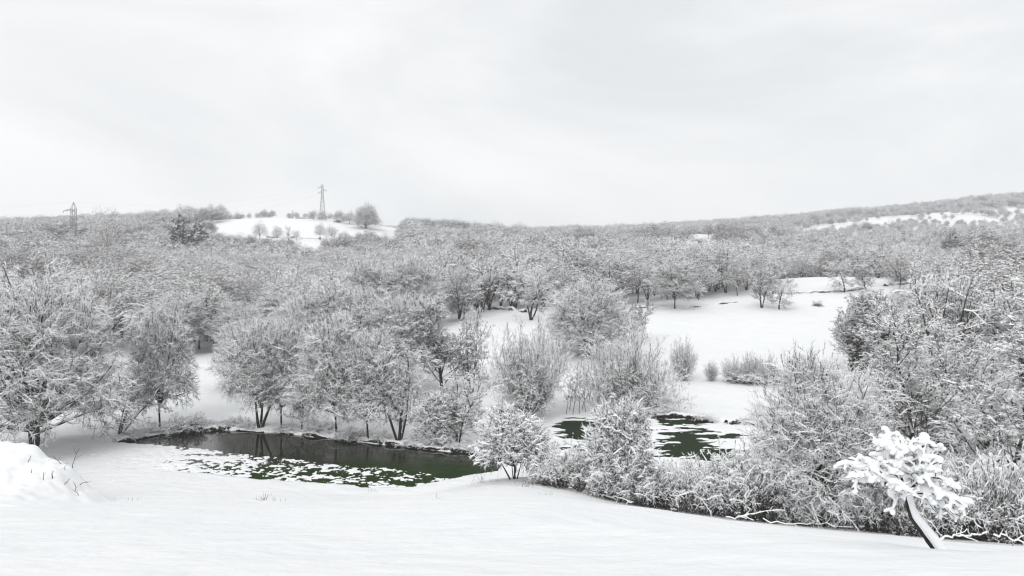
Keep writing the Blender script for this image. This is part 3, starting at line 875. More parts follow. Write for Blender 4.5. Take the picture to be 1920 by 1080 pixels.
T('field_tree', 'upright', 0, 1624, 546, 500, 40, 'slender tree right of the ivy-grown tree by the upper snowfield', rz=0.9)
T('field_tree', 'dome', 1, 1690, 532, 484, 46, 'rounded tree with dark foot on the upper right fields', rz=0.9)
# trees at the foot of the wood, centre
for k, (px, Y, top, w, kd, v, lab) in enumerate([(690, 118, 497, 115, 'bank', 0, 'pale tree with arching limbs at the wood edge, left of the tallest'), (768, 122, 486, 115, 'bank', 1, 'tallest pale tree at the centre edge of the wood'), (866, 130, 497, 75, 'upright', 1, 'pale bent tree at the wood edge above the small snowfield'),
        (330, 104, 556, 115, 'bank', 0, 'dense pale tree at the wood edge behind the leaning pond tree'), (445, 106, 572, 95, 'bank', 0, 'snow-covered tree at the wood edge above the left gap of white meadow'), (520, 110, 560, 105, 'bank', 1, 'brownish tree at the wood edge behind the broad bank tree')]):
    T('wood_edge_tree', kd, v, px, 0, top, w, lab, Y=Y, rz=k * 1.1)
# right side
dome_root = T('dome_tree', 'stool', 0, 1545, 985, 686, 250, 'big dome-shaped tree with dark stout trunk beside the little snow-capped tree', rz=0.6)
for k, (px, Y, top, w, v, lab) in enumerate([(1722, 50, 592, 200, 0, 'tall upright tree directly behind the little snow-capped tree'), (1802, 53, 630, 180, 1, 'upright twin-stemmed tree right of the tall upright one'), (1893, 46, 602, 220, 0, 'upright tree touching the right edge of the picture'),
        (1850, 60, 640, 130, 1, 'pale upright tree between the two at the right edge'), (1660, 56, 690, 120, 1, 'shorter upright tree between the dome tree and the tall upright tree'), (1760, 62, 600, 120, 0, 'slim pale tree half hidden behind the tall upright tree')]):
    T('upright_tree', 'upright', v, px, 0, top, w, lab, Y=Y, rz=k * 1.7)
ivy = []
for k, (px, py, top, w, v, lab) in enumerate([(1602, 694, 543, 105, 1, 'tree with leaning ivy trunk at the right end of the big snowfield'), (1618, 698, 548, 100, 0, 'dark-trunked tree in front of the leaning ivy tree by the snowfield'), (1662, 700, 550, 110, 1, 'ivy-clad fork-trunked tree right of the dark-trunked pair by the snowfield')]):
    ivy.append(T('ivy_clad_tree', 'upright', v, px, py, top, w, lab, rz=k * 2.0))
# hedge along the foot of the near slope
T('apple_tree', 'apple', 0, 964, 898, 774, 136, 'low spreading apple tree thick with snow at the slope foot by the pond', rz=0.4)
T('hedge_tree', 'thorn', 0, 1162, 938, 758, 112, 'sparse small tree rising from the hedge, branches thick with snow', rz=1.1)
hb = [(1040, 910, 850, 90), (1095, 918, 838, 110), (1150, 935, 858, 110), (1215, 948, 868, 120), (1270, 956, 872, 120), (1330, 962, 868, 140), (1390, 970, 858, 150), (1450, 978, 868, 140), (1498, 984, 925, 90),
      (1618, 994, 905, 110), (1675, 1000, 905, 130), (1740, 1004, 900, 140), (1800, 1010, 880, 150), (1860, 1014, 860, 150), (1915, 1018, 880, 140), (1975, 1020, 870, 150)]
place = ['beside the low apple tree', 'between the apple tree and the sparse hedge tree', 'under the sparse hedge tree', 'just right of the sparse hedge tree', 'second to the right of the sparse hedge tree', 'midway between sparse hedge tree and dome tree',
         'two places left of the dome tree trunk', 'next left of the dome tree trunk', 'at the left foot of the dome tree', 'at the right foot of the dome tree', 'left of the snow-capped tree stem', 'right behind the snow-capped tree stem',
         'second to the right of the snow-capped tree stem', 'third to the right of the snow-capped tree stem', 'last whole one before the right edge', 'cut by the right edge of the picture']
for k, ((px, py, top, w), pl) in enumerate(zip(hb, place)):
    T('hedge_bush', 'bush', k, px, py, top, w, 'snow-laden bramble bush of the near hedge, ' + pl, cat='bush', group='near hedge bushes', rz=k * 2.1)

# ------------------------------------------------------------------ the wood on the far slopes
OPEN = [  # open snow seen in the picture: outline in pixels, distance to its far edge
    ([(895, 586), (1000, 590), (1030, 620), (1075, 672), (1060, 700), (920, 690), (905, 640)], 140),
    ([(1180, 582), (1290, 584), (1400, 568), (1520, 554), (1600, 546), (1620, 552), (1560, 600), (1565, 690), (1200, 705)], 190),
    ([(1455, 518), (1540, 516), (1546, 548), (1478, 550)], 215), ([(1610, 524), (1700, 520), (1760, 522), (1740, 536), (1640, 540)], 215), ([(1810, 528), (1850, 530), (1840, 542), (1815, 540)], 215),
    ([(388, 432), (425, 412), (480, 410), (560, 412), (655, 418), (690, 424), (640, 432), (600, 446), (595, 464), (560, 466), (566, 448), (500, 442), (465, 436)], 480),
    ([(195, 456), (245, 452), (240, 462), (200, 464)], 400),
    ([(1262, 436), (1320, 438), (1340, 446), (1290, 446)], 600),
    ([(1490, 427), (1500, 426), (1560, 428), (1540, 430)], 640),
    ([(1900, 457), (1935, 457), (1935, 466), (1900, 466)], 420), ([(1835, 458), (1890, 458), (1890, 463), (1835, 463)], 420),
    ([(308, 408), (350, 404), (395, 418), (392, 456), (318, 452)], 312), ([(660, 392), (710, 392), (712, 420), (660, 422)], 436), ([(180, 402), (220, 402), (228, 440), (175, 440)], 262), ([(1772, 436), (1800, 436), (1800, 462), (1772, 462)], 386), ([(385, 690), (420, 670), (430, 770), (385, 790)], 104), ([(255, 672), (330, 675), (330, 690), (250, 690)], 104)]

def in_poly(x, y, poly):
    return sd_poly(np.asarray(x, float), np.asarray(y, float), poly) < 0

pts = []
rg = np.random.default_rng(99)
def scatter(y0, y1, sp):
    ys = np.arange(y0, y1, sp)
    for y in ys:
        hw = 0.80 * y
        n = int(2 * hw / sp)
        xs = (np.arange(n) + rg.random(n)) / n * 2 * hw - hw
        yy = y + rg.uniform(-0.5, 0.5, n) * sp
        pts.append(np.stack([xs, yy], 1))
scatter(62, 210, 6.0)
scatter(210, 420, 7.4)
scatter(420, 980, 8.6)
PT = np.concatenate(pts)
Z = ground_z(PT[:, 0], PT[:, 1], False)
U = PT[:, 0] / PT[:, 1] * F + 960
V = HOR - Z / PT[:, 1] * F
Hh = np.where(PT[:, 1] < 420, rg.uniform(7, 11.5, len(PT)), rg.uniform(6.5, 11.5, len(PT)))
Hh = Hh * (1 + 0.22 * fbm(PT[:, 0] / 35, PT[:, 1] / 35, 2, 91))
SP = fbm(PT[:, 0] / 45, PT[:, 1] / 38, 2, 95) + rg.normal(0, 0.18, len(PT))     # kinds stand in patches
keep = np.ones(len(PT), bool)
# where the wood begins
def edge_at(U):
    return np.interp(U, [-600, 0, 240, 330, 430, 700, 880, 930, 1010, 1080, 1180, 1200, 1300, 1400, 1480, 1560, 1600, 1680, 1720, 1800, 1920, 2500],
                 [84, 92, 104, 104, 108, 110, 132, 144, 142, 150, 162, 164, 168, 176, 222, 222, 230, 160, 88, 74, 66, 60])
edge = edge_at(U)
keep &= PT[:, 1] > edge + 1.5 * fbm(PT[:, 0] / 9, PT[:, 1] / 9, 2, 4)
shr = np.where(keep, 0.0, 1.0)
for f in (1.0, 0.8, 0.62, 0.48):                         # trees that would hide the open snow stay low, or away
    todo = (shr == 0)
    h = Hh * f
    top = HOR - (Z + h) / PT[:, 1] * F
    hwid = 0.36 * h / PT[:, 1] * F
    bad = np.zeros(len(PT), bool)
    for poly, yf in OPEN:
        lim = PT[:, 1] < yf + 6
        for fx in (-0.8, 0, 0.8):
            for fz in (0.0, 0.35, 0.7, 0.95):
                bad[lim] |= in_poly((U + fx * hwid)[lim], (V + (top - V) * fz)[lim], poly)
    shr = np.where(todo & ~bad, f, shr)
keep &= shr > 0
Hh = Hh * np.where(shr > 0, shr, 1)
# thin scrub on the snowy far slope at the right, clearings elsewhere
sl = (PT[:, 1] > 560) & (U > 1380) & (PT[:, 1] < 760)
keep &= ~(sl & (fbm(PT[:, 0] / 34, PT[:, 1] / 16, 3, 31) > 0.06))
hill = (PT[:, 1] > 380) & (U > 420) & (U < 760) & (PT[:, 1] < 900)
keep &= ~(hill & (fbm(PT[:, 0] / 30, PT[:, 1] / 24, 3, 37) > -0.35))
keep &= ~((PT[:, 1] > 230) & (fbm(PT[:, 0] / 28, PT[:, 1] / 34, 3, 53) > 0.52))
Hh = np.where(sl | hill, Hh * 0.6, Hh) * np.where(PT[:, 1] > 300, 0.86, 1.0)
PT, Z, Hh, U, V, SP = PT[keep], Z[keep], Hh[keep], U[keep], V[keep], SP[keep]
KIND = np.select([SP > 0.30, SP > 0.1, SP > -0.08, SP > -0.25], [4, 0, 1, 3], 2)
vis = (U > -30) & (U < 1950)
order = np.argsort(np.where(vis, PT[:, 1], 1e9))
near_i = order[:300]
near = np.zeros(len(PT), bool); near[near_i] = True
for i in near_i:
    x, y = PT[i]; u = U[i]
    row = 'front rows' if y < edge_at(u) + 14 else 'deeper part'
    zone = [z_ for lim, z_ in ((240, 'the wood behind the largest tree at far left'), (430, 'the wood above the left meadow gap'), (620, 'the wood left behind the pond row'), (830, 'the wood right behind the pond row'),
            (1080, 'the wood above the small snowfield'), (1680, 'the wood above the big snowfield'), (1800, 'the wood behind the tall upright trees'), (9999, 'the wood at the right picture edge')) if u < lim][0]
    lab, g = 'snow-dusted tree in the %s of %s' % (row, zone), '%s of %s' % (row, zone)
    w = Hh[i] * rg.uniform(0.75, 1.05)
    plant('woodland_tree', 'forest', int(KIND[i]), (x, y, Z[i] - 0.1), Hh[i], w, lab, 'tree', g)

# the rest of the wood, one mass
lib = bpy.data.collections.new('far_tree_kinds')
NF = 0
for kind in ('far', 'forest'):
    for k, (ms, ph, pw) in enumerate(PROTO[kind]):
        bm = bmesh.new()
        for me in ms.values(): bm.from_mesh(me)
        me = bpy.data.meshes.new('far_tree_shape'); bm.to_mesh(me); bm.free()
        if not len(me.materials):
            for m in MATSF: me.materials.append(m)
        o = bpy.data.objects.new('far_tree_kind_%d' % NF, me)
        me.transform(__import__('mathutils').Matrix.Diagonal((1 / pw, 1 / pw, 1 / ph, 1)))
        lib.objects.link(o); NF += 1
rest = np.where(~near)[0]
pm = bpy.data.meshes.new('far_wood')
pm.vertices.add(len(rest))
pm.vertices.foreach_set('co', np.concatenate([PT[rest], Z[rest, None] - 0.1], 1).astype(np.float32).ravel())
a = pm.attributes.new('pick', 'INT', 'POINT'); a.data.foreach_set('value', np.where(PT[rest, 1] < 250, 5 + KIND[rest], KIND[rest]).astype(np.int32))
a = pm.attributes.new('turn', 'FLOAT_VECTOR', 'POINT')
tv = np.zeros((len(rest), 3), np.float32); tv[:, 2] = rg.uniform(0, 6.28, len(rest)); a.data.foreach_set('vector', tv.ravel())
a = pm.attributes.new('size', 'FLOAT_VECTOR', 'POINT')
sv = np.stack([Hh[rest] * rg.uniform(0.85, 1.2, len(rest))] * 2 + [Hh[rest]], 1).astype(np.float32); a.data.foreach_set('vector', sv.ravel())
wood = tag(link('far_wood', pm), 'mass of snow-dusted bare trees covering the distant hills', 'wood', kind='stuff')
ng = bpy.data.node_groups.new('far_wood_trees', 'GeometryNodeTree')
ng.interface.new_socket('Geometry', in_out='INPUT', socket_type='NodeSocketGeometry')
ng.interface.new_socket('Geometry', in_out='OUTPUT', socket_type='NodeSocketGeometry')
gi = ng.nodes.new('NodeGroupInput'); go = ng.nodes.new('NodeGroupOutput')
ip = ng.nodes.new('GeometryNodeInstanceOnPoints')
ci = ng.nodes.new('GeometryNodeCollectionInfo')
ci.inputs['Collection'].default_value = lib
ci.inputs['Separate Children'].default_value = True
ci.inputs['Reset Children'].default_value = True
def named(nm, ty):
    x = ng.nodes.new('GeometryNodeInputNamedAttribute'); x.data_type = ty; x.inputs['Name'].default_value = nm
    return x.outputs['Attribute']
ip.inputs['Pick Instance'].default_value = True
e2r = ng.nodes.new('FunctionNodeEulerToRotation')
ng.links.new(gi.outputs[0], ip.inputs['Points'])
ng.links.new(ci.outputs[0], ip.inputs['Instance'])
ng.links.new(named('pick', 'INT'), ip.inputs['Instance Index'])
ng.links.new(named('turn', 'FLOAT_VECTOR'), e2r.inputs[0])
ng.links.new(e2r.outputs[0], ip.inputs['Rotation'])
ng.links.new(named('size', 'FLOAT_VECTOR'), ip.inputs['Scale'])
ng.links.new(ip.outputs[0], go.inputs[0])
md = wood.modifiers.new('trees', 'NODES'); md.node_group = ng

# ------------------------------------------------------------------ pines, hilltop trees
T('pine_tree', 'pine', 0, 330, 0, 402, 46, 'left of two dark snowy pines on the far left hill', Y=300, rz=0.3)
T('pine_tree', 'pine', 1, 368, 0, 413, 50, 'right of two dark snowy pines on the far left hill, fuller below', Y=296, rz=1.3)
T('evergreen_tree', 'pine', 0, 1786, 0, 430, 34, 'lone dark evergreen in the wood below the right-hand ridge', Y=380, rz=0.9)
T('hill_tree', 'forest', 3, 200, 0, 400, 62, 'tall bare tree standing above the wood right of the left pylon', Y=262, rz=1.3)
T('hill_tree', 'great', 0, 686, 0, 387, 48, 'large round lone tree on the skyline right of the tall pylon', Y=425, rz=1.3)
T('hill_tree', 'forest', 0, 655, 0, 401, 36, 'small round tree on the skyline left of the large lone one', Y=440, rz=2.3)
T('hill_bush', 'bush', 1, 634, 0, 409, 14, 'little bush on the skyline between tall pylon and small round tree', Y=445, cat='bush')
for k, (px, top, w) in enumerate([(487, 418, 28), (520, 425, 22), (541, 422, 20), (556, 432, 14), (600, 420, 22), (622, 424, 26)]):
    lab = ['broadest', 'second', 'narrow third', 'tiniest', 'fifth', 'last'][k] + ' of the small trees on the snowy hill field, counted from its left end'
    T('hill_tree', 'forest', k, px, 0, top, w, lab, Y=385, group='small trees on the hill field', rz=k)

# ------------------------------------------------------------------ pylons and wires
def bar(V, Q, a, b, w):
    a = np.array(a, float); b = np.array(b, float); d = norm(b - a)
    ref = np.array([0, 0, 1.0]) if abs(d[2]) < 0.9 else np.array([1.0, 0, 0])
    u = norm(np.cross(d, ref)) * w / 2; v = norm(np.cross(d, u)) * w / 2
    n = sum(len(x) for x in V)
    V.append(np.array([a + u + v, a - u + v, a - u - v, a + u - v, b + u + v, b - u + v, b - u - v, b + u - v]))
    for i in range(4):
        j = (i + 1) % 4
        Q.append([n + i, n + j, n + 4 + j, n + 4 + i])
    Q.append([n + 3, n + 2, n + 1, n]); Q.append([n + 4, n + 5, n + 6, n + 7])

def part(name, bars, parent, w, mat=None):
    V, Q = [], []
    for a, b in bars: bar(V, Q, a, b, w)
    return link(name, mesh_from(name, np.concatenate(V), np.array(Q), [mat or M_STEEL]), parent)

def pylon(px, Y, top, half, htop, arms, arm_len, label, w=0.14, rz=0.1, nseg=14):
    """lattice mast: four legs, braces, three staggered arms, a peak"""
    x, y, z = at(px, Y)
    H = (HOR - top) / F * y - z
    e = bpy.data.objects.new('lattice_pylon', None); COL.objects.link(e)
    e.location = (x, y, z); e.rotation_euler = (0, 0, rz)
    tag(e, label, 'pylon', 'pylons of the power line')
    zb = (HOR - arms[0]) / F * y - z + 1.2                # top of the straight head
    zn = (HOR - arms[2]) / F * y - z - 1.0                # waist below the lowest arm
    def hw(h):
        return half + (htop - half) * min(h / zn, 1.0)
    cs = [(1, 1), (-1, 1), (-1, -1), (1, -1)]
    for sx, sy in cs:
        part('leg', [((sx * half, sy * half, -0.5), (sx * htop, sy * htop, zn)), ((sx * htop, sy * htop, zn), (sx * htop, sy * htop, zb))], e, w * 1.3)
    hs = [zn * (1 - (1 - k / nseg) ** 1.25) for k in range(nseg + 1)] + [zn + (zb - zn) * k / 7 for k in range(1, 8)]
    br = []
    for k in range(len(hs) - 1):
        h0, h1 = hs[k], hs[k + 1]; a0, a1 = hw(h0), hw(h1)
        for i in range(4):
            p, q = cs[i], cs[(i + 1) % 4]
            A, B = ((p, q) if k % 2 else (q, p))
            br.append(((A[0] * a0, A[1] * a0, h0), (B[0] * a1, B[1] * a1, h1)))
            if k % 3 == 0: br.append(((p[0] * a1, p[1] * a1, h1), (q[0] * a1, q[1] * a1, h1)))
    part('bracing', br, e, w * 0.75)
    part('peak', [((sx * htop, sy * htop, zb), (0, 0, H)) for sx, sy in cs], e, w)
    tips = []
    for k, ar in enumerate(arms):
        sg = (-1, 1, -1)[k]; h = (HOR - ar) / F * y - z
        tip = (sg * (arm_len + htop), 0, h)
        am = part('crossarm', [((sg * htop, s_ * htop, h), tip) for s_ in (-1, 1)] + [((sg * htop, s_ * htop, h + 0.9), tip) for s_ in (-1, 1)] + [((sg * (htop + arm_len * 0.5), 0.3, h), (sg * (htop + arm_len * 0.5), -0.3, h + 0.45))], e, w)
        part('insulator', [(tip, (tip[0], tip[1], h - 0.8))], am, 0.18)
        c, s_ = math.cos(rz), math.sin(rz)
        tips.append((x + tip[0] * c, y + tip[0] * s_, z + h - 0.8))
    tips.append((x, y, z + H))
    return tips
tA = pylon(138, 335, 379, 1.25, 0.85, (395.5, 406.5, 418.5), 3.5, 'stout lattice pylon standing in the wood at far left', 0.14, 0.1, 10)
tB = pylon(604.5, 480, 345, 1.95, 0.55, (352, 357, 361.5), 2.0, 'tall slender lattice pylon on the snowy hilltop', 0.13, 0.1, 16)
tC = pylon(548.5, 760, 394, 1.6, 0.7, (402, 405, 409), 3.0, 'tiny distant pylon on the skyline left of the tall one', 0.24, 0.1, 8)

def wire(a, b, sag, label, r=0.012):
    a = np.array(a); b = np.array(b)
    t = np.linspace(0, 1, 41)[:, None]
    P = a + (b - a) * t; P[:, 2] -= (4 * sag * t * (1 - t))[:, 0]
    tr = Tree(1); tr.tube(dict(P=P[None], R=np.full((1, 41), r)), 0, 'trunk', 5)
    v, q, m = tr.parts['trunk'][0]
    o = link('power_wire', mesh_from('power_wire', v, q, [M_STEEL]))
    return tag(o, label, 'wire', 'power line wires')
nm = ['upper left arm', 'right arm', 'lower left arm', 'peak']
for k in range(4):
    wire(tA[k], tB[k], 6.0, 'thin wire from the ' + nm[k] + ' of the left pylon to the hilltop pylon')
    q = (tA[k][0] - 150, tA[k][1] - 45, tA[k][2] - 2)
    wire(tA[k], q, 4.0, 'thin wire leaving the picture leftward from the ' + nm[k] + ' of the left pylon')

# ------------------------------------------------------------------ earth banks, field walls
def ridge(name, path, width, height, label, seed, mat, step=0.25, cat='bank', zfix=None, kind=None, lean=0.0):
    """rough ridge along a path: dark near face, snow on top"""
    path = np.array(path, float)
    seg = np.linalg.norm(np.diff(path, axis=0), axis=1); L = np.concatenate([[0], np.cumsum(seg)])
    n = max(4, int(L[-1] / step)); d = np.linspace(0, L[-1], n)
    x = np.interp(d, L, path[:, 0]); y = np.interp(d, L, path[:, 1])
    tx, ty = np.gradient(x), np.gradient(y); q = np.hypot(tx, ty); nx, ny = -ty / q, tx / q
    y = y + 0.3 * fbm(d / 1.5, d * 0 + seed, 3, seed)
    hh = height * np.clip(0.75 + 0.9 * fbm(d / 2.2, d * 0 + seed * 3.1, 3, seed + 1), 0.12, 1.6)
    z0 = np.full(n, zfix) if zfix is not None else ground_z(x, y, False)
    prof = [(-0.9, -0.25), (-0.55, 0.05), (-0.5, 0.35), (-0.42, 0.75), (-0.2, 1.0), (0.2, 0.95), (0.6, 0.6), (1.1, -0.2)]
    V = []
    for k, (o, h) in enumerate(prof):
        j = fbm(d * 1.3 + k * 7, d * 0 + k + seed, 2, seed + 5)
        V.append(np.stack([x + nx * width * (o + 0.22 * j), y + ny * width * (o + 0.22 * j), z0 + np.where(h > 0, hh * (h + 0.25 * j), h)], 1))
    V = np.stack(V, 1); m = len(prof)
    i = np.arange(n - 1)[:, None] * m + np.arange(m - 1)[None]
    Q = np.stack([i, i + m, i + m + 1, i + 1], -1).reshape(-1, 4)
    o = link(name, mesh_from(name, V.reshape(-1, 3), Q, [mat], smooth=True))
    return tag(o, label, cat, kind=kind)
def wp(pts, z): return [px2w(a, b, z) for a, b in pts]
ridge('pond_bank', wp([(215, 830), (300, 814), (370, 807), (430, 805), (520, 810), (600, 818), (700, 830), (800, 841), (870, 847), (912, 853)], ZW), 0.7, 0.42, 'low dark earth bank along the far shore of the flood pond', 3, M_EARTH, zfix=ZW - 0.05)
ridge('meadow_bank', wp([(1228, 783), (1245, 782), (1280, 783), (1305, 787), (1322, 792)], ZG), 0.8, 0.5, 'dark cut earth bank behind the green meadow patch', 8, M_EARTH, zfix=ZG - 0.05)
ridge('meadow_bank', wp([(1362, 796), (1385, 795), (1412, 797), (1450, 800), (1490, 800)], ZG), 0.7, 0.45, 'dark bank stub right of the green meadow patch, partly behind the dome tree', 12, M_EARTH, zfix=ZG - 0.05)
def hp(pts): return [hit(a, b)[:2] for a, b in pts]
for nm_, pts_, w_, h_, lab_ in [('field_wall', [(893, 583), (930, 580), (985, 586)], 0.8, 0.9, 'low snow-topped wall at the head of the small snowfield'),
        ('field_wall', [(1476, 552), (1530, 549), (1580, 547), (1625, 543)], 0.6, 0.6, 'low snow-topped wall below the upper snowfield'),
        ('field_wall', [(1660, 537), (1720, 533), (1775, 533)], 0.8, 0.8, 'low wall among shrubs on the upper right field'),
        ('field_wall', [(1190, 578), (1240, 577), (1300, 577), (1380, 566)], 0.8, 0.5, 'rough low bank under the wood at the top of the big snowfield'),
        ('field_wall', [(1010, 606), (1030, 630), (1060, 658), (1085, 668)], 0.7, 0.4, 'rough sloping bank between the small and the big snowfield'),
        ('field_wall', [(500, 446), (560, 447), (600, 449)], 1.0, 1.2, 'thin dark wall across the snowy hill field')]:
    ridge(nm_, hp(pts_), w_, h_, lab_, len(lab_), M_WALL, 0.5, 'wall')

# brush on the banks
for k, (px, py) in enumerate([(250, 824), (275, 818), (400, 803), (425, 803), (448, 803), (470, 806), (540, 811), (585, 815), (605, 816), (660, 826), (715, 832), (775, 838), (800, 839), (830, 843), (852, 845), (878, 848), (895, 850)]):
    x, y = px2w(px, py - 2, ZW)
    plant('bank_brush', 'bush', k, (x, y, ZW), 0.45 + 0.5 * random.random(), 1.6 + 1.4 * random.random(), 'small clump of dark snowy brush on the far pond bank', 'brush', 'brush on the far pond bank')

for k, (px, py) in enumerate([(1230, 781), (1262, 780), (1322, 790), (1400, 794)]):
    x, y = px2w(px, py, ZG)
    plant('bank_brush', 'bush', k, (x, y, ZG), 0.5 + 0.3 * random.random(), 1.4 + 0.8 * random.random(), 'dark snowy brush clump on the cut bank behind the green meadow', 'brush', 'brush on the meadow bank')

# ------------------------------------------------------------------ ivy on the three trunks beside the snowfield
def ivy_part(root, h, r):
    n = 420
    g = np.random.default_rng(int(h * 100))
    z = g.uniform(0.2, h, n); a = g.uniform(0, 6.28, n); rr = r * g.uniform(0.6, 1.3, n) * (1 - 0.4 * z / h)
    c = np.stack([np.cos(a) * rr, np.sin(a) * rr, z], 1)
    u = norm(g.normal(0, 1, (n, 3))) * 0.16; v = norm(np.cross(u, g.normal(0, 1, (n, 3)))) * 0.14
    V = np.stack([c - u, c + v, c + u, c - v], 1).reshape(-1, 3)
    Q = np.arange(n * 4).reshape(n, 4)
    link('ivy', mesh_from('ivy', V, Q, [M_IVY]), root)
for r_ in ivy: ivy_part(r_, 6.5, 0.42)
ivy_part(dome_root, 2.6, 0.75)


# ------------------------------------------------------------------ the little snow-capped tree on the near slope
def capsule_rows(P, R, sides=8):
    """closed lumpy sausages for the remesher"""
    N, S1, _ = P.shape
    T_ = np.empty_like(P); T_[:, 1:-1] = P[:, 2:] - P[:, :-2]; T_[:, 0] = P[:, 1] - P[:, 0]; T_[:, -1] = P[:, -1] - P[:, -2]
    T_ = norm(T_)
    u = norm(np.cross(T_, np.array([0.03, 0.02, 1.0]))); v = np.cross(u, T_)
    an = np.arange(sides) / sides * 2 * np.pi
    ring = P[:, :, None] + R[..., None, None] * (np.cos(an)[:, None] * u[:, :, None] + np.sin(an)[:, None] * v[:, :, None] * 0.9)
    idx = np.arange(N * S1 * sides).reshape(N, S1, sides); nx = np.roll(np.arange(sides), -1)
    Q = np.stack([idx[:, :-1], idx[:, :-1][:, :, nx], idx[:, 1:][:, :, nx], idx[:, 1:]], -1).reshape(-1, 4)
    Tt = np.concatenate([Q[:, [0, 1, 2]], Q[:, [0, 2, 3]]])
    nv = N * S1 * sides
    ends = np.concatenate([P[:, 0] - T_[:, 0] * R[:, :1] * 0.6, P[:, -1] + T_[:, -1] * R[:, -1:] * 0.8])
    e0 = np.stack([np.broadcast_to((nv + np.arange(N))[:, None], (N, sides)), idx[:, 0][:, nx], idx[:, 0]], -1).reshape(-1, 3)
    e1 = np.stack([np.broadcast_to((nv + N + np.arange(N))[:, None], (N, sides)), idx[:, -1], idx[:, -1][:, nx]], -1).reshape(-1, 3)
    return np.concatenate([ring.reshape(-1, 3), ends]), np.concatenate([Tt, e0, e1])

def remeshed(name, V, Q, voxel, mat):
    o = bpy.data.objects.new(name, mesh_from(name, V, Q, [mat]))
    COL.objects.link(o)
    m = o.modifiers.new('r', 'REMESH'); m.mode = 'VOXEL'; m.voxel_size = voxel; m.use_smooth_shade = True
    sm = o.modifiers.new('s', 'SMOOTH'); sm.iterations = 2; sm.factor = 0.4
    dg = bpy.context.evaluated_depsgraph_get()
    me = bpy.data.meshes.new_from_object(o.evaluated_get(dg))
    me.materials.clear(); me.materials.append(mat)
    me.polygons.foreach_set('use_smooth', np.full(len(me.polygons), True))
    src = o.data
    bpy.data.objects.remove(o); bpy.data.meshes.remove(src)
    return me

def hero():
    Y0 = 13.5
    def W(px, py, dy=0.0): return np.array([(px - 960) / F * Y0, Y0 + dy, (HOR - py) / F * Y0])
    root = bpy.data.objects.new('snow_capped_tree', None); COL.objects.link(root)
    b0 = W(1768, 1056); root.location = b0
    tag(root, 'little crooked tree with thick snow caps on every branch, on the near slope', 'tree')
    tp = np.array([W(1784, 1076), W(1768, 1052), W(1748, 1022), W(1729, 996), W(1711, 972), W(1705, 955), W(1701, 938), W(1699, 920)]) - b0
    tt = np.linspace(0, 1, 22); ti = np.linspace(0, 1, len(tp))
    tp = np.stack([np.interp(tt, ti, tp[:, k]) for k in range(3)], 1)
    r = np.linspace(0.066, 0.042, 22) * (1 + 0.12 * np.sin(np.arange(22) * 2.1))
    t = Tree(31); t.env = (0.1, 0.1)
    t.tube(dict(P=tp[None], R=r[None]), 0, 'trunk', 9)
    fork = tp[-1]
    n = 30; g = t.r
    az = np.arange(n) * 2.39996 + 0.4; el = np.radians(np.linspace(-14, 78, n)[g.permutation(n)])
    d = np.stack([np.cos(el) * np.cos(az) * 1.15, np.cos(el) * np.sin(az) * 0.8, np.sin(el)], 1)
    a = t.run(np.repeat(fork[None], n, 0) - d * 0.02, d, g.uniform(1.0, 1.25, n) * np.where(np.sin(el) > 0.7, 0.85, 1.0) * (1 - 0.2 * np.cos(az) * np.cos(el)), np.full(n, 0.026), np.full(n, 0.009), 9, 0.13, lambda k: 0.16 - 0.46 * k)
    b = t.children(a, 8, 0.25, 1.0, 50, 14, 0.42, cone, 5, 0.16, -0.10, 0.55, 0.5, 0.007, 0.8)
    c = t.children(b, 4, 0.2, 1.0, 48, 16, 0.6, cone, 3, 0.2, -0.05, 0.7, 0.6, 0.006, 0.9)
    for q in (a, b, c): t.tube(q, 0, 'crown', 5)
    ms = {}
    for k, ps in t.parts.items():
        off = 0; V = []; Q = []
        for v, q, m in ps: V.append(v); Q.append(q + off); off += len(v)
        ms[k] = mesh_from('snow_capped_tree_' + k, np.concatenate(V), np.concatenate(Q), [M_TRUNK if k == 'trunk' else M_DARKBARK], smooth=True)
    link('trunk', ms['trunk'], root); link('branches', ms['crown'], root)
    Vs, Qs, off = [], [], 0
    def add(P, R):
        nonlocal off
        v, q = capsule_rows(P, R); Vs.append(v); Qs.append(q + off); off += len(v)
    for br, rad, keep in ((a, 0.052, 1.0), (b, 0.045, 0.95), (c, 0.036, 0.8)):
        P, R = br['P'].copy(), br['R']
        N, S1, _ = P.shape
        sel = g.random(N) < keep
        P, R = P[sel], R[sel]; N = len(P)
        t_ = np.linspace(0, 1, S1)
        rr = rad * g.uniform(0.75, 1.25, (N, 1)) * (0.8 + 0.45 * g.random((N, S1))) * (0.75 + 0.35 * np.sin(np.pi * (0.1 + 0.85 * t_)))
        dz = np.abs(norm(P[:, 1:] - P[:, :-1])[..., 2]); dz = np.concatenate([dz, dz[:, -1:]], 1)
        rr = rr * np.clip(1.25 - dz, 0.45, 1)
        P[..., 2] += R + rr * 0.62
        add(P, rr)
    # ridge of snow along the leaning stem, thickest where it leans most
    rs = np.interp(np.linspace(0, 1, 22), [0, 0.15, 0.5, 0.75, 1], [0.15, 0.115, 0.085, 0.06, 0.07])
    P = tp.copy(); P[:, 2] += r * 0.5 + rs * 0.45; P[:, 0] += np.linspace(0.05, 0.0, 22); P[:, 1] -= 0.09
    add(P[None], rs[None])
    me = remeshed('snow_capped_tree_snow', np.concatenate(Vs), np.concatenate(Qs), 0.02, M_SNOWLOAD)
    link('snow_cap', me, root)
M_DARKBARK = mat_bark('dark_wet_bark', (0.02, 0.017, 0.015), (0.03, 0.024, 0.02))
hero()

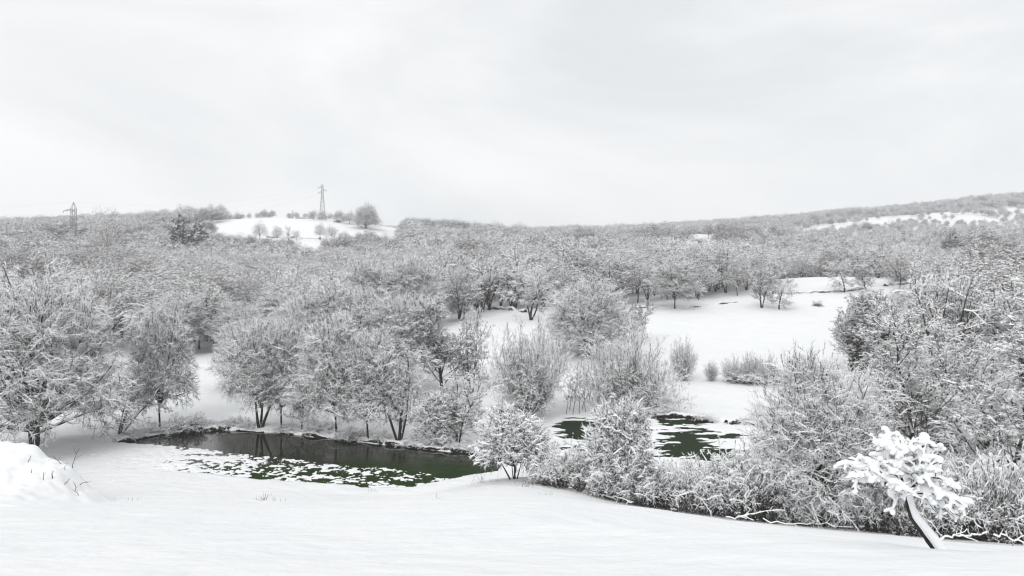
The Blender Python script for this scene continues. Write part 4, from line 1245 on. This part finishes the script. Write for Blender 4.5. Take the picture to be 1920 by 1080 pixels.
# ------------------------------------------------------------------ snow heap at the left with twigs sticking out
def heap():
    g = np.random.default_rng(12)
    Yc = 38.0; m = 1.8
    root = bpy.data.objects.new('snow_mound', None); COL.objects.link(root)
    x0, y0, z0 = at(0, Yc); root.location = (x0, y0, z0)
    tag(root, 'rough heap of snow over buried brush at the left edge of the near slope', 'snow mound')
    xs = np.arange(-7.5, 7.0, 0.075); ys = np.arange(-6.5, 4.5, 0.085)
    X, Yg = np.meshgrid(xs, ys)
    cols = (X + x0) / Yc * F + 960 + 5 * fbm(Yg / 0.8, X * 0, 2, 59)
    row = np.interp(cols, [-300, -120, 0, 45, 62, 76, 100, 128, 142, 152, 170, 200, 240], [806, 815, 826, 832, 838, 852, 862, 868, 880, 894, 914, 934, 960])
    crest = m * (0.35 - 0.5 * np.clip(cols / 150, -1, 1.2))
    ridge_z = (HOR - row) / F * (Yc + crest)
    Hx = np.clip(ridge_z - ground_z(X + x0, crest + Yc, False), 0, None)
    q = Yg - crest
    S = np.where(q < 0, np.exp(-(np.abs(q) / 3.6) ** 1.5), np.exp(-(q / 1.2) ** 2))
    h = Hx * S
    lump = 0.26 * (0.3 - np.abs(fbm(X / 0.9, Yg / 0.9, 3, 67))) + 0.10 * fbm(X / 0.33, Yg / 0.33, 2, 69)
    h = np.clip(h + np.clip(h * 1.3, 0, 1) * lump, 0, None)
    k = np.ones((3,)) / 3
    h = np.apply_along_axis(lambda r_: np.convolve(r_, k, 'same'), 1, h); h = np.apply_along_axis(lambda r_: np.convolve(r_, k, 'same'), 0, h)
    Zg = ground_z(X + x0, Yg + y0, False) - z0
    edge = np.minimum(np.minimum(X + 7.5, 6.9 - X), np.minimum(Yg + 6.5, 4.4 - Yg))
    Z_ = Zg + h - 0.04 - np.clip(0.3 - edge, 0, 0.3)
    n = len(xs); i = np.arange(len(ys) - 1)[:, None] * n + np.arange(n - 1)[None]
    Q = np.stack([i, i + 1, i + n + 1, i + n], -1).reshape(-1, 4)
    link('snow_heap', mesh_from('snow_mound', np.stack([X, Yg, Z_], -1).reshape(-1, 3), Q, [M_SNOWLOAD], smooth=True), root)
    for px, py, L, lean in [(116, 866, 0.35, -0.6), (122, 884, 0.2, 0.5), (80, 930, 0.30, 0.35), (100, 918, 0.26, -0.15), (97, 920, 0.2, 0.5), (120, 914, 0.2, 0.9), (142, 902, 0.3, 0.4), (148, 912, 0.25, -0.4), (52, 892, 0.22, 0.7), (136, 868, 0.6, 0.25), (150, 880, 0.3, 1.0), (60, 918, 0.15, 0.2)]:
        yy = Yc - 2.2 + 0.03 * (930 - py); L = L * m; X1 = (px - 960) / F * yy
        iy = int(np.clip((yy - y0 + 6.5) / 0.085, 0, len(ys) - 1)); ix = int(np.clip((X1 - x0 + 7.5) / 0.075, 0, n - 1))
        t = Tree(px)
        p = np.array([[X1 - x0, yy - y0, Z_[iy, ix] - 0.06]])
        q = t.run(p, np.array([[lean, -0.2, 1.0]]), np.array([L]), np.array([0.016]), np.array([0.008]), 5, 0.2, 0.0)
        t.tube(q, 0, 'trunk', 5)
        w = t.children(q, 2, 0.3, 0.8, 40, 10, 0.5, one, 3, 0.2, 0.0, 0.7, 0.6, 0.007)
        t.tube(w, 0, 'trunk', 4)
        v, f_ = np.concatenate([t.parts['trunk'][0][0], t.parts['trunk'][1][0]]), np.concatenate([t.parts['trunk'][0][1], t.parts['trunk'][1][1] + len(t.parts['trunk'][0][0])])
        link('twig', mesh_from('twig', v, f_, [M_DARKBARK]), root)
heap()

# ------------------------------------------------------------------ dry stalks and fallen branches
def stalks(px, py, n, h, label, seed):
    x, y, z = hit(px, py)
    t = Tree(seed); g = t.r
    p = np.stack([g.normal(0, 0.25, n), g.normal(0, 0.2, n), np.full(n, -0.05)], 1)
    d = np.stack([g.normal(0, 0.35, n), g.normal(0, 0.3, n), np.ones(n)], 1)
    q = t.run(p, d, g.uniform(0.5, 1.2, n) * h, np.full(n, 0.008), np.full(n, 0.004), 4, 0.15, -0.05)
    t.tube(q, 0, 'trunk', 4)
    v, f_, m = t.parts['trunk'][0]
    return tag(link('dry_grass_tuft', mesh_from('dry_grass_tuft', v, f_, [M_STRAW]), loc=(x, y, z)), label, 'grass tuft')
M_STRAW = mat_bark('dry_straw', (0.12, 0.10, 0.07), (0.2, 0.17, 0.12))
stalks(492, 938, 12, 0.5, 'largest tuft of dry stalks on the near slope below the pond', 1)
stalks(516, 940, 6, 0.4, 'few dry stalks just right of the largest tuft on the slope', 2)
stalks(905, 905, 14, 0.6, 'dry grass tuft at the left foot of the apple tree', 3)
stalks(985, 912, 14, 0.5, 'dry grass tuft below the apple tree stems', 4)
stalks(700, 922, 8, 0.35, 'short stalks at the pond edge on the near slope', 5)

stalks(236, 940, 4, 0.25, 'two or three bent stalks in the snow right of the heap', 6)
stalks(820, 935, 5, 0.3, 'thin stalks on the near slope left of the apple tree', 7)
stalks(1035, 930, 6, 0.35, 'thin stalks in the snow just before the near hedge begins', 8)

def fallen(pts, Yd, r, label, seed):
    P = np.array([at(px, y)[:2] + (0,) for px, y in zip(pts[0], Yd)], float)
    P[:, 2] = ground_z(P[:, 0], P[:, 1], False) + np.array(pts[1])
    tt = np.linspace(0, 1, 14); ti = np.linspace(0, 1, len(P))
    P = np.stack([np.interp(tt, ti, P[:, k]) for k in range(3)], 1); P[:, 2] += 0.05 * np.sin(tt * 9 + seed) + np.random.default_rng(seed).normal(0, 0.03, 14); P[:, 1] += np.random.default_rng(seed + 50).normal(0, 0.06, 14)
    t = Tree(seed); t.env = (0.01, 0.01)
    q = dict(P=P[None], R=np.linspace(r * 0.6, r * 0.25, 14)[None], L=np.array([3.0]))
    t.tube(q, 0.035, 'trunk', 4, 0.0)
    w = t.children(q, 9, 0.2, 0.9, 45, 10, 0.2, one, 4, 0.2, 0.0, 0.6, 0.5, 0.01)
    t.tube(w, 0.025, 'trunk', 4, 0.0)
    v = np.concatenate([p[0] for p in t.parts['trunk']]); f_ = np.concatenate([t.parts['trunk'][0][1], t.parts['trunk'][1][1] + len(t.parts['trunk'][0][0])])
    m = np.concatenate([p[2] for p in t.parts['trunk']])
    return tag(link('fallen_branch', mesh_from('fallen_branch', v, f_, [M_TWIG, M_SNOW], m)), label, 'branch')
fallen(([1110, 1150, 1185], [0.1, 0.25, 0.15]), [39.0, 38.4, 37.6], 0.05, 'snow-covered fallen branch at the hedge foot below the sparse hedge tree', 1)
fallen(([1360, 1400, 1470], [0.1, 0.3, 0.8]), [36.5, 36.0, 35.6], 0.04, 'fallen branch propped in the hedge left of the dome tree', 2)
fallen(([1430, 1520, 1600], [0.2, 0.12, 0.25]), [35.3, 34.9, 34.6], 0.04, 'long low branch lying along the hedge foot under the dome tree', 3)
fallen(([1760, 1800, 1850], [0.1, 0.25, 0.5]), [32.6, 32.4, 32.2], 0.045, 'fallen branch at the hedge foot right of the snow-capped tree', 4)
fallen(([1865, 1895, 1940], [0.5, 0.3, 0.05]), [32.0, 31.8, 31.6], 0.045, 'fallen branch sloping to the ground at the right edge', 5)

# ------------------------------------------------------------------ winter air
def haze(density):
    x, y0, y1, zb, zt = 1410.0, -1410.0, 1410.0, -30.0, 125.0
    V = [(-x, y0, zb), (x, y0, zb), (x, y1, zb), (-x, y1, zb), (-x, y0, zt), (x, y0, zt), (x, y1, zt), (-x, y1, zt)]
    Q = [(3, 2, 1, 0), (4, 5, 6, 7), (0, 1, 5, 4), (1, 2, 6, 5), (2, 3, 7, 6), (3, 0, 4, 7)]
    m = bpy.data.materials.new('thin_winter_haze'); m.use_nodes = True
    n = m.node_tree; n.nodes.clear()
    o_ = n.nodes.new('ShaderNodeOutputMaterial'); p = n.nodes.new('ShaderNodeVolumePrincipled')
    p.inputs['Color'].default_value = (0.96, 0.97, 1.0, 1); p.inputs['Density'].default_value = density
    n.links.new(p.outputs['Volume'], o_.inputs['Volume'])
    tag(link('haze', mesh_from('haze', np.array(V), np.array(Q), [m])), kind='stuff')
scene.cycles.volume_bounces = 1
haze(0.0004)
